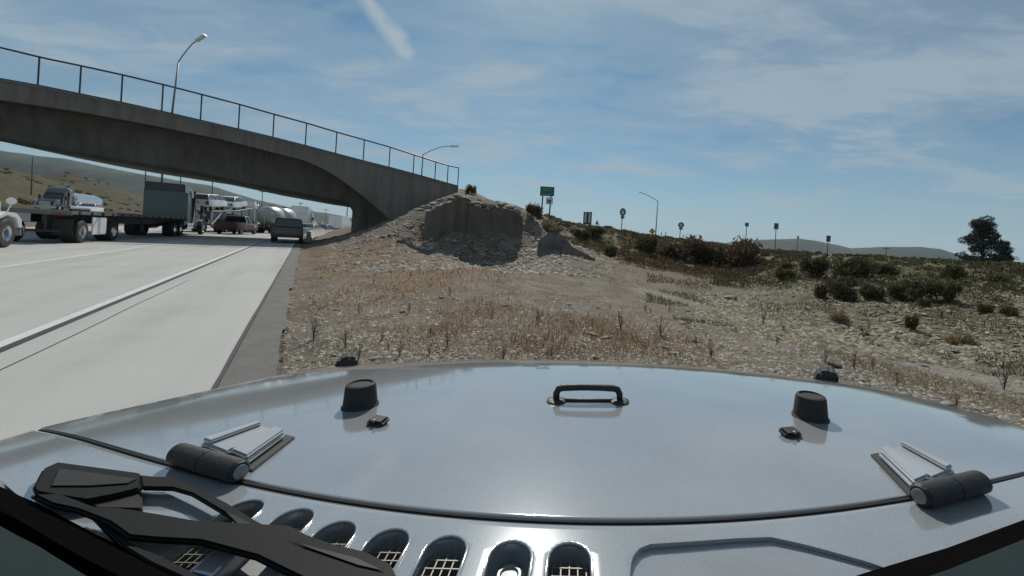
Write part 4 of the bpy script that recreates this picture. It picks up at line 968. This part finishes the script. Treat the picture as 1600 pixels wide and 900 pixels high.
gravel('mound_rubble', 24000, -32, 9, 15, 40, .03, .15, [(.06, .05, .04), (.14, .12, .095), (.21, .19, .155), (.34, .31, .27)], lambda x, y, r, t: (vof(x, y) > 1) & (fbm(x*.5, y*.5)+.05 > -.10) & (t < R(7)-R(14)*RNG.random(len(x))**1.3+.12*fbm(x*.4, y*.4)), .4)

# ------------------------------------------------------------------ plants
def leaf_tris(n, size, shape, rg, up=.3):
    """n little leaf triangles; shape(k) -> k x 3 points"""
    c = shape(n); d = rg.normal(size=(n, 3)); d[:, 2] = np.abs(d[:, 2])+up; d /= np.linalg.norm(d, axis=1)[:, None]
    e = np.cross(d, rg.normal(size=(n, 3))); e /= np.linalg.norm(e, axis=1)[:, None]+1e-9; s = size*rg.uniform(.5, 1.4, n)[:, None]
    v = np.stack([c-e*s*.28, c+e*s*.28, c+d*s], 1); return v.reshape(-1, 3), np.arange(n*3).reshape(-1, 3)
L_sage = leafmat('sage_leaf', [(.04, .042, .022), (.082, .080, .040), (.12, .11, .058), (.17, .15, .09)], 2.)
L_dark = leafmat('dark_leaf', [(.04, .045, .022), (.085, .083, .038), (.14, .122, .064)], 1.)
L_brown = leafmat('brown_brush_leaf', [(.06, .042, .026), (.10, .068, .04), (.14, .10, .06)], 1.)
L_straw = leafmat('straw', [(.15, .11, .055), (.26, .20, .11), (.36, .29, .17)], 3.)
L_rust = leafmat('rust_grass', [(.11, .055, .022), (.20, .115, .045), (.30, .20, .095)], 3.)
L_pine = leafmat('pine_needle', [(.012, .02, .011), (.026, .038, .019), (.05, .064, .03)], .5)
bark = mat('bark', (.075, .055, .04), .95, scale=3, bump=.6, bscale=14)
twig = mat('dry_stem', (.095, .072, .05), .9)
def bush_mesh(seed, lm, n=2600, size=.062):
    rg = np.random.default_rng(seed); lobes = [(rg.uniform(-.6, .6), rg.uniform(-.5, .5), rg.uniform(.16, .70), rg.uniform(.16, .42)) for _ in range(13)]
    def shape(k):
        i = rg.integers(0, len(lobes), k); L_ = np.array(lobes)[i]; d = rg.normal(size=(k, 3)); d /= np.linalg.norm(d, axis=1)[:, None]; rr = L_[:, 3]*rg.uniform(.3, 1.25, k)**.8
        p = L_[:, :3]+d*rr[:, None]; p[:, 2] = np.abs(p[:, 2])*.95; return p
    v, f = leaf_tris(n, size*2, shape, rg); me = bpy.data.meshes.new('bush_leaves'); me.from_pydata(v.tolist(), [], f.tolist()); me.materials.append(lm)
    mb = MB()
    for _ in range(9): a = rg.uniform(0, 6.28); mb.tube([(0, 0, -.1), (.25*math.cos(a), .25*math.sin(a), .3), (.55*math.cos(a), .55*math.sin(a), rg.uniform(.5, .85))], .022, 5, True, .006)
    st = bpy.data.meshes.new('bush_stems'); st.from_pydata(mb.v, [], mb.f); st.materials.append(twig); return me, st
BM = {'sage': [bush_mesh(40+i, L_sage) for i in range(4)], 'dark': [bush_mesh(50+i, L_dark) for i in range(3)], 'brown': [bush_mesh(60+i, L_brown) for i in range(2)], 'straw': [bush_mesh(70, L_straw, 1600)]}
def bush(px, py, wpx, hpx, d, kind, label, group=None, name='bush'):
    p = P(px, py+hpx/2, d); p = Vector((p.x, p.y, tz(p.x, p.y)-.03)); sx = wpx*d/F*.5/.72; sz = hpx*d/F/.85
    t = thing(name, label, 'bush', p, random.uniform(0, 6.28), group); fm, sm = random.choice(BM[kind])
    for nm, me in (('foliage', fm), ('stem', sm)):
        o = bpy.data.objects.new(nm, me); COL.objects.link(o); o.parent = t
    t.scale = (sx, sx*random.uniform(.8, 1.1), sz); return t
bush(1316, 457, 46, 34, 13.6, 'sage', 'largest rounded grey green bush midway up the rubble bank')
bush(1287, 451, 24, 24, 13.9, 'brown', 'small brownish bush at the left side of the largest rounded bush')
bush(1320, 438, 30, 16, 15.5, 'dark', 'dark green bush just above the largest rounded bush')
bush(1362, 459, 40, 27, 13.2, 'sage', 'olive bush next right of the largest rounded bush')
bush(1400, 457, 30, 22, 13.3, 'sage', 'smaller olive bush in the middle of the bank row of bushes')
bush(1444, 461, 54, 33, 12.8, 'sage', 'wide low sage bush toward the right of the bank row')
bush(1484, 464, 22, 30, 12.2, 'dark', 'narrow dark bush at the right end of the bank row')
bush(1425, 507, 18, 24, 9.9, 'dark', 'small upright dark green shrub alone at the foot of the bank', name='shrub')
bush(1225, 434, 34, 20, 17.5, 'sage', 'grey green bush on the left shoulder of the rubble bank')
bush(1228, 418, 22, 12, 20, 'sage', 'small bush at the left top of the rubble bank')
bush(1275, 424, 42, 30, 18, 'dark', 'tall dark bush on top of the bank left of centre')
bush(1334, 422, 52, 28, 18, 'dark', 'broad dark green bush at the crest of the bank')
bush(1382, 417, 34, 18, 19, 'dark', 'low dark bush at the crest right of the broad dark bush')
bush(1490, 432, 30, 25, 16.5, 'dark', 'dark bush breaking the crest above the pale rubble at right')
bush(1560, 436, 30, 16, 15.5, 'dark', 'low dark bush on the crest below the pine trees')
bush(1312, 499, 30, 18, 10.8, 'straw', 'dry straw coloured brush at the foot of the bank left of the dark shrub')
bush(1497, 536, 46, 18, 8.6, 'straw', 'dry straw clump low down at the right border of the swale')
bush(1537, 486, 18, 16, 11, 'sage', 'little bush in the pale rubble at far right')
bush(1575, 500, 22, 16, 10.4, 'sage', 'little grey green bush at the right edge of the view')
bush(1444, 484, 16, 14, 11.4, 'sage', 'little bush right below the wide low sage bush')
bush(1168, 406, 52, 40, 34, 'brown', 'large reddish brown bush on the flat beyond the swale')
bush(1110, 404, 60, 32, 37, 'dark', 'wide dark green bush left of the large reddish brown bush')
bush(1060, 396, 70, 34, 37, 'brown', 'dull brown bush at the toe of the ramp embankment')
bush(1010, 392, 44, 24, 35, 'dark', 'dark bush partway down the ramp embankment')
bush(952, 401, 28, 16, 27, 'dark', 'dark green bush beside the sandy scar on the embankment')
bush(905, 384, 26, 18, 28, 'sage', 'sage bush on the embankment above the brown ledge')
bush(862, 352, 40, 26, 27, 'straw', 'yellow green bush behind the grey concrete slab')
bush(832, 350, 26, 22, 26, 'sage', 'sage bush at the right end of the dark concrete wall')
bush(925, 368, 40, 18, 33, 'sage', 'low bush on the embankment below the twin panel sign')
bush(735, 299, 16, 13, 34, 'dark', 'dark bush on the mound crest at the end of the overpass')
# scrub that nobody could count
def scrub(name, n, th0, th1, r0, r1, lm, size, hgt, keep, per=26, p=.6):
    x, y, r, t = scatter(n, th0, th1, r0, r1, p); k = keep(x, y, r, t); x, y, r = x[k], y[k], r[k]; n = len(x); z = terrain(x, y)
    V = []; s = RNG.uniform(.5, 1.2, n)
    d = RNG.normal(size=(n, per, 3)); d /= np.linalg.norm(d, axis=2)[..., None]; c = d*RNG.uniform(.4, 1, (n, per, 1))**.5*np.array([1, 1, .8]); c[..., 2] = np.abs(c[..., 2])
    c = c*(s[:, None, None]*hgt)+np.stack([x, y, z], -1)[:, None]
    u = RNG.normal(size=(n, per, 3)); u[..., 2] = np.abs(u[..., 2])+.4; u /= np.linalg.norm(u, axis=2)[..., None]; e = np.cross(u, RNG.normal(size=(n, per, 3))); e /= np.linalg.norm(e, axis=2)[..., None]
    q = size*RNG.uniform(.5, 1.3, (n, per, 1))*np.clip(r/30, .4, 3)[:, None, None]
    v = np.stack([c-e*q*.35, c+e*q*.35, c+u*q], 2).reshape(-1, 3)
    return stuff(fast_mesh(name, v, np.arange(len(v)).reshape(-1, 3), lm))
pl = lambda x, y, r, t: (vof(x, y) > 6)
scrub('crest_scrub', 1700, 19, 53, 16.5, 90, L_dark, .13, .30, lambda x, y, r, t: (fbm(x*.25, y*.25) > -.12) & ((r > 19) | (fbm(x*.6, y*.6) > .05)))
scrub('valley_scrub', 1300, 6, 30, 26, 110, L_brown, .16, .42, lambda x, y, r, t: fbm(x*.15+5, y*.15) > -.05)
scrub('embankment_scrub', 1500, -5, 20, 25, 80, L_sage, .14, .32, lambda x, y, r, t: (fbm(x*.3+9, y*.3) > -.06) & (terrain(x, y, False) > .7))
scrub('embankment_brush', 900, -1, 20, 24, 70, L_straw, .12, .26, lambda x, y, r, t: (fbm(x*.35+2, y*.35+8) > -.02))
scrub('far_scrub', 2600, 4, 50, 90, 500, L_dark, .16, .40, lambda x, y, r, t: fbm(x*.02, y*.02) > -.12, 14, .3)
scrub('hillside_scrub', 1500, -64, -42, 60, 330, L_dark, .22, .7, lambda x, y, r, t: (x*VS[0]+y*VS[1] < -50) & (fbm(x*.04, y*.04) > .02), 14, .3)
def grass(name, n, th0, th1, r0, r1, lm, h, wd, keep, p=1.):
    x, y, r, t = scatter(n, th0, th1, r0, r1, p); k = keep(x, y, r, t); x, y, r = x[k], y[k], r[k]; n = len(x); z = terrain(x, y)
    a = RNG.uniform(0, 6.283, n); hh = h*RNG.uniform(.4, 1.3, n); lean = RNG.normal(0, .45, (n, 2))*hh[:, None]; b = np.stack([x, y, z-.01], -1); w_ = (wd*np.clip(r/6, .6, 4))[:, None]*np.stack([np.cos(a), np.sin(a), 0*a], -1)
    v = np.stack([b-w_, b+w_, b+np.concatenate([lean, hh[:, None]], 1)], 1).reshape(-1, 3)
    return stuff(fast_mesh(name, v, np.arange(len(v)).reshape(-1, 3), lm))
def near_orange(x, y):
    o = np.zeros(len(x))
    for px, py, sz, k in ORANGE:
        p_ = G(px, py); o = np.maximum(o, k*np.exp(-((x-p_.x)**2+(y-p_.y)**2)/(2*sz*sz)))
    return o
grass('rust_grass', 75000, -34, 30, 3.2, 26, L_rust, .10, .004, lambda x, y, r, t: offroad(x, y, r, t) & (near_orange(x, y)*(.5+1.5*(fbm(x*1.5, y*1.5)+.3)) > RNG.random(len(x))))
grass('dry_grass', 26000, -34, 50, 3.0, 26, L_straw, .07, .004, lambda x, y, r, t: offroad(x, y, r, t) & (fbm(x*.7+3, y*.7) > .04) & (track_at(x, y) < .3))
grass('swale_grass', 15000, 14, 52, 6.5, 24, L_straw, .085, .004, lambda x, y, r, t: (fbm(x*.45+30, y*.45) > .0) & (track_at(x, y) < RNG.random(len(x))) & (t > R(14)+.0*r) & (r > 8.2-2.4*sstep(R(24), R(48), t)), .7)
grass('bank_grass', 22000, 10, 52, 9, 30, L_sage, .12, .006, lambda x, y, r, t: (fbm(x*.4, y*.4+7) > .03) & (track_at(x, y) < .3), .6)
def weed_mesh(seed, n=9, h=.32):
    rg = np.random.default_rng(seed); mb = MB()
    for _ in range(n):
        a = rg.uniform(0, 6.28); l = rg.uniform(.02, .35)*h; hh = h*rg.uniform(.4, 1.1); pth = [(0, 0, -.02), (l*.4*math.cos(a), l*.4*math.sin(a), hh*.5), (l*math.cos(a), l*math.sin(a), hh)]; mb.tube(pth, .004, 4, False, .002)
        for q in range(3):
            t_ = rg.uniform(.4, .95); b_ = Vector(pth[0]).lerp(Vector(pth[2]), t_); d_ = Vector(rg.normal(size=3)); d_.z = abs(d_.z); mb.tube([b_, b_+d_.normalized()*h*.22], .003, 3, False, .001)
    me = bpy.data.meshes.new('weed'); me.from_pydata(mb.v, [], mb.f); me.materials.append(twig); return me
WM = [weed_mesh(80+i) for i in range(5)]
for px, py, s, lab in ((490, 528, 1.0, 'dry bushy weed on the dirt near the asphalt strip'), (970, 512, 1.0, 'dark dry weed standing in the orange grass right of centre'), (1032, 522, 1.1, 'tall single weed at the right of the orange grass'), (1193, 490, 1.1, 'forked dark weed in the bare gravel toward the swale'), (1225, 508, .8, 'upright weed on pale ground below the forked weed'), (1350, 515, 1., 'thin weed beside the pale gravel track at right'), (1570, 590, 1.2, 'leafy dark weed at the right edge past the hood')):
    o = bpy.data.objects.new('weed', random.choice(WM)); COL.objects.link(o); o.location = on_ground(G(px, py)); o.scale = (s,)*3; o.rotation_euler.z = random.uniform(0, 6); tag(o, lab, 'weed')
cnt = 0
while cnt < 64:
    x, y, r, t = (float(a[0]) for a in scatter(1, -32, 47, 3.6, 17, .8))
    if float(vof(x, y)) < 1. or y < 2.6: continue
    o = bpy.data.objects.new('weed', random.choice(WM)); COL.objects.link(o); o.location = (x, y, tz(x, y)); o.scale = (random.uniform(.35, .85),)*3; o.rotation_euler.z = random.uniform(0, 6)
    tag(o, 'thin dry weed stalk standing among the gravel beyond the hood', 'weed', 'dry weed stalks on the gravel'); cnt += 1
# pine trees
def pine(px, base, top, wpx, d, label, seed, lean=0.):
    rg = np.random.default_rng(seed); p = P(px, base, d); p = Vector((p.x, p.y, tz(p.x, p.y))); H = (base-top)*d/F; p.z = min(p.z, P(px, base, d).z); W = wpx*d/F/2
    t = thing('pine_tree', label, 'tree', p); tr = MB().tube([(0, 0, -.4), (.05*H*lean, 0, H*.35), (.1*lean*H, .0, H*.7), (.1*lean*H, 0, H*.93)], H*.028, 10, True, H*.006); cl = []
    for k in range(64):
        f = rg.uniform(.10, .97); a = rg.uniform(0, 6.283); prof = min(1., (1.04-f)*1.25)**.8*(.6+.4*min(1, f*4))*(.8+.35*math.sin(f*17+seed)); rad = W*prof*rg.uniform(.45, .95)
        c = np.array([rad*math.cos(a)+.1*lean*H*f, rad*math.sin(a), H*f]); cl.append((c, W*rg.uniform(.26, .44))); tr.tube([(.1*lean*H*f*.9, 0, H*(f-.07)), tuple(c)], H*.008, 5, True, H*.003)
    tr.build('trunk', bark, t, True)
    cs = np.array([c for c, _ in cl]); rs = np.array([r for _, r in cl])
    def shape(k):
        i = rg.integers(0, len(cl), k); dd = rg.normal(size=(k, 3)); dd /= np.linalg.norm(dd, axis=1)[:, None]; return cs[i]+dd*(rs[i]*rg.uniform(.35, 1., k)**.5)[:, None]*np.array([1.15, 1.15, .62])
    v, f = leaf_tris(15000, H*.030, shape, rg, .1); fast_mesh('crown', v, f, L_pine, t)
pine(1534, 416, 340, 56, 85, 'tall dark pine tree with ragged crown on the right horizon', 5)
pine(1568, 416, 378, 26, 86, 'short pine tree close at the right side of the tall pine', 9)
# ------------------------------------------------------------------ far ridges
def ridge(name, prof, d, cols, back=500., amp=4.):
    xs = np.linspace(prof[0][0], prof[-1][0], 260); ys = np.interp(xs, [p[0] for p in prof], [p[1] for p in prof]); crest = np.array([P(x, y, d) for x, y in zip(xs, ys)]); rows = []
    for k, f in enumerate(np.linspace(-1, 1, 34)):
        s = 1+f*back/d*.5; sh = np.cos(f*math.pi/2)**1.2; X, Y = crest[:, 0]*s, crest[:, 1]*s
        n_ = fbm(X/90+3, Y/90, 5)*2+.6*(np.abs(fbm(X/40, Y/40+9, 4)))
        rows.append(np.stack([X, Y, -3+(crest[:, 2]+3)*sh+amp*n_*(1-abs(f)**4)*(.25+abs(f))*np.sqrt(np.clip(crest[:, 2]/20, .1, 3))], -1))
    v = np.concatenate(rows); ns = len(xs); m = len(rows); i = np.arange(m-1)[:, None]*ns; j = np.arange(ns-1)[None]; q = np.stack([i+j, i+j+1, i+ns+j+1, i+ns+j], -1).reshape(-1, 4)
    mm = bpy.data.materials.new(name+'_scrub'); mm.use_nodes = True; n = N(mm.node_tree); b = mm.node_tree.nodes['Principled BSDF']; b.inputs['Roughness'].default_value = 1
    g = n('ShaderNodeNewGeometry'); nz = n('ShaderNodeTexNoise', i_Scale=.03, i_Detail=8.0, i_Roughness=.65); n.link(g.outputs['Position'], nz.inputs['Vector']); n.link(n.ramp(nz.outputs[0], [(.35, cols[0]), (.55, cols[1]), (.7, cols[2])]), b.inputs['Base Color'])
    return struct(fast_mesh(name, v, q, mm, n=4, smooth=True))
ridge('far_hills', [(1000, 382), (1060, 378), (1100, 377), (1130, 380), (1165, 375.5), (1200, 374.5), (1250, 373), (1275, 376), (1310, 383), (1330, 388), (1375, 386), (1440, 386), (1470, 389), (1500, 399), (1530, 406), (1620, 411), (1720, 416)], 1500, [(.022, .035, .026), (.036, .05, .036), (.055, .065, .045)])
ridge('left_hills', [(-140, 225), (0, 236), (100, 248), (182, 265), (250, 277), (330, 290), (400, 313), (440, 321), (500, 332), (550, 341), (620, 352), (720, 360)], 900, [(.025, .038, .028), (.04, .055, .036), (.07, .075, .048)], 420, 6.)
# ------------------------------------------------------------------ signs, poles
def post_base(px, py, d): 
    p = P(px, py, d); return Vector((p.x, p.y, min(p.z, tz(p.x, p.y)+.05)))
def at(o, px, py, d): return P(px, py, d)-o.location
green = mat('sign_green', (.02, .13, .10), .4, var=.05); signback = mat('sign_back', (.09, .10, .11), .5, .4); white_ref = mat('sign_white', (.6, .62, .62), .5, var=.05); yellow = mat('sign_yellow', (.55, .38, .03), .5); wood_p = mat('pole_wood', (.09, .075, .06), .9)
def panel(o, name, px0, py0, px1, py1, d, m, th=.04, bev=.01, round_=False):
    a, b = at(o, px0, py0, d), at(o, px1, py1, d); c = (a+b)/2; wd, ht = abs(b.x-a.x), abs(b.z-a.z); mb = MB()
    if round_: mb.lathe([(0, -th/2), (.5, -th/2), (.5, th/2), (0, th/2)], (0, 0, 0), 'y', 24); mb.v = [(x*wd, y, z*ht) for x, y, z in mb.v]
    else: mb.box((0, 0, 0), (wd, th, ht))
    q = mb.build(name, m, o, 'auto', 0 if round_ else bev); q.location = c; return q
def post(o, px, py0, py1, d, r=.05, m=None, px1=None):
    b = at(o, px, py0, d); t = at(o, px1 if px1 is not None else px+(py0-py1)*.05, py1, d); b = Vector((b.x, b.y, b.z-.8)); return MB().tube([b, t], r, 8).build('post', m or dark_steel, o, True)
d = 42; o = thing('guide_sign', 'green highway guide sign on two posts at the crest beside the overpass', 'sign', post_base(851, 335, d))
panel(o, 'sign_panel', 844.5, 291, 865.5, 307, d, green); post(o, 846, 333, 300, d+.1, .07, px1=848.5); post(o, 857, 346, 300, d+.1, .07, px1=861.5)
for k, (x0, x1, y) in enumerate(((848, 862, 294.6), (848, 862, 297.6), (847, 852, 303.6), (854, 861, 303.8))): panel(o, 'sign_legend', x0, y-.7, x1, y+.7, d-.03, mat('legend_pale_green', (.30, .42, .38), .5), .01, 0)
o = thing('route_sign', 'small shield sign hanging under the green guide sign', 'sign', post_base(858, 345, d-.5)); panel(o, 'shield', 853.5, 308.5, 863.5, 319.5, d-.12, white_ref, .03, .06); panel(o, 'arrow', 856, 312, 860.5, 317, d-.15, signback, .02, .03)
post(o, 857.5, 346, 312, d-.05, .04, px1=861.)
d = 48; o = thing('twin_panel_sign', 'back of a sign made of two tall narrow dark panels', 'sign', post_base(918, 354, d))
for x0, x1, sx in ((912, 917.5, 915), (918.5, 924, 921.5)): panel(o, 'narrow_panel', x0, 331, x1, 351, d, signback); panel(o, 'panel_stripe', x0+1.8, 333, x1-1.8, 348, d-.04, white_ref, .015, 0); post(o, sx-.8, 355, 333, d+.06, .05, steel)
d = 110; o = thing('small_sign', 'faint pale triangular sign far behind the twin panel sign', 'sign', post_base(933, 352, d)); q = MB().prism([(-.55, -.5), (.55, -.5), (.12, .6), (-.12, .6)], -.02, .02, 'y').build('sign_panel', steel, o); q.location = at(o, 933, 348, d); post(o, 933, 353, 347, d+.1, .05, steel)
d = 52; o = thing('low_sign', 'low wide dark sign close to the ground between taller posts', 'sign', post_base(950, 362, d)); panel(o, 'sign_panel', 943.5, 352.5, 956.5, 357.5, d, signback); post(o, 949.5, 363, 355, d+.05, .04, steel)
for px, base, top, d, lab in ((973, 361, 325, 55, 'tall sign post with rounded white centred sign left of the street lamp'), (1064, 373, 347, 68, 'shorter sign post with rounded white centred sign right of the street lamp')):
    o = thing('route_marker_sign', lab, 'sign', post_base(px-1, base, d)); h = base-top; panel(o, 'round_panel', px-4.2, top, px+4.6, top+h*.36, d, signback, .04, round_=True); panel(o, 'white_centre', px-1.9, top+h*.09, px+2.3, top+h*.28, d-.04, white_ref, .02, round_=True); panel(o, 'lower_plate', px-3, top+h*.35, px+2.6, top+h*.46, d, signback); post(o, px-2.6, base+1, top+h*.3, d+.06, .06, px1=px-.4)
d = 75; b_ = post_base(1024, 372, d); street_lamp(b_, P(1028, 314, d), [P(1022, 311, d), P(1014, 306, d), P(1006, 302.5, d), P(1003, 301.5, d)], 'grey street lamp with arm to the left standing on the ramp skyline', r=.11)
o = thing('warning_sign', 'little yellow sign at the foot of the skyline street lamp', 'sign', post_base(1020, 371, 73)); q = MB().prism([(0, -.62), (.62, 0), (0, .62), (-.62, 0)], -.02, .02, 'y').build('yellow_panel', yellow, o, False); q.location = at(o, 1019, 361.5, 73); post(o, 1019, 371, 362, 73.05, .05)
for px, lab in ((1033, 'thin marker post right beside the skyline street lamp'), (1040, 'thin marker post second to the right of the skyline street lamp')):
    o = thing('marker_post', lab, 'post', post_base(px, 370, 76)); post(o, px, 371, 363, 76, .07)
    panel(o, 'reflector', px-.6, 363, px+1.4, 364.6, 75.9, white_ref, .02, 0)
for px, base, top, wd, ht, d, lab in ((1166, 384, 348, 5.4, 6, 62, 'sign post with tiny dark square head above the reddish brown bush'), (1212, 394, 348.5, 6.6, 10, 58, 'tallest thin sign post with narrow pale plate right of the reddish brown bush'), (1246, 389, 369, 2.6, 4, 75, 'short thin post with hardly any head among the skyline signs'), (1293.5, 396, 368, 6.2, 10, 60, 'sign post with dark oblong plate farthest right before the utility pole')):
    o = thing('small_sign', lab, 'sign', post_base(px-1.5, base, d)); q = panel(o, 'sign_panel', px-wd/2+1, top, px+wd/2+1, top+ht, d, signback if px != 1212 else steel, .04)
    if px == 1212: panel(o, 'plate_mark', px-.5, top+2, px+2.6, top+8, d-.04, signback, .02, 0)
    post(o, px-1.4, base+2, top+ht*.6, d+.06, .055, px1=px+.7)
def upole(px, base, top, d, lab, arms=1, r=.13, cw=9):
    o = thing('utility_pole', lab, 'utility pole', post_base(px, base, d)); MB().tube([at(o, px, base+3, d), at(o, px+(base-top)*.04, top, d)], r, 8, True, r*.7).build('pole', wood_p, o, True)
    for k in range(arms):
        a, b = at(o, px-cw/2+(base-top)*.04, top+1.5+k*3, d), at(o, px+cw/2+(base-top)*.04, top+1.9+k*3, d); MB().tube([a, b], r*.6, 6).build('crossarm', wood_p, o)
        for t in (.05, .3, .7, .95): MB().lathe([(.09, 0), (.11, .1), (.05, .25), (0, .26)], a.lerp(b, t), n=8).build('insulator', dark_steel, o)
upole(1384, 405, 386.5, 190, 'distant utility pole with crossarm in front of the right hills', 1, .22, 12)
upole(1505, 414, 392, 170, 'distant utility pole with crossarm just left of the tall pine', 1, .22, 7)
for px, base, top, d, lab, k in ((48, 316, 246, 112, 'thin pole on the brown hillside at the left end under the overpass', 0), (133, 302, 276, 190, 'short pole on the hillside above the polished tanker', 1), (226, 300, 240, 130, 'pole left of the black truck roof under the overpass', 0), (252, 300, 240, 125, 'thick pole rising right behind the black truck roof', 0), (281, 305, 240, 130, 'pole just right of the black truck roof', 0), (330, 325, 262, 140, 'pole above the white cars on the transporter', 0), (408, 345, 298, 150, 'pole above the twin hopper tanker', 1), (468, 348, 316, 190, 'pole above the grey box trailer', 1), (508, 352, 326, 220, 'far pole between box trailer and bridge abutment', 1), (541, 358, 318, 120, 'pole close to the bridge abutment under the overpass', 0)):
    upole(px, base+8, top, d, lab, k, .16 if px not in (252,) else .3, 8)
# low pale panel in the valley
d = 33; o = thing('metal_panel', 'low whitish metal panel standing in the dark brush of the valley', 'panel', on_ground(P(1070, 424, d))); z0 = at(o, 1070, 415, d)
q = MB().box((0, 0, 0), (28*d/F, .25, 5*d/F)).build('pale_panel', white_paint, o, 'auto', .03); q.location = z0; q.rotation_euler = (0, R(5), 0)
for k in (-1, 1): MB().tube([z0+Vector((k*.5, .2, 0)), Vector((k*.5, .2, -.3))], .05, 6).build('leg', dark_steel, o)

# ------------------------------------------------------------------ thin summer haze
hz = bpy.data.materials.new('haze_air'); hz.use_nodes = True; t = hz.node_tree; t.nodes.clear(); n = N(t)
pv = n('ShaderNodeVolumePrincipled'); pv.inputs['Color'].default_value = (.62, .78, .9, 1); pv.inputs['Density'].default_value = .00009; pv.inputs['Anisotropy'].default_value = .2
n.link(pv.outputs[0], n('ShaderNodeOutputMaterial').inputs['Volume'])
stuff(MB().box((0, 0, 73), (5200, 5200, 160)).build('haze', hz))
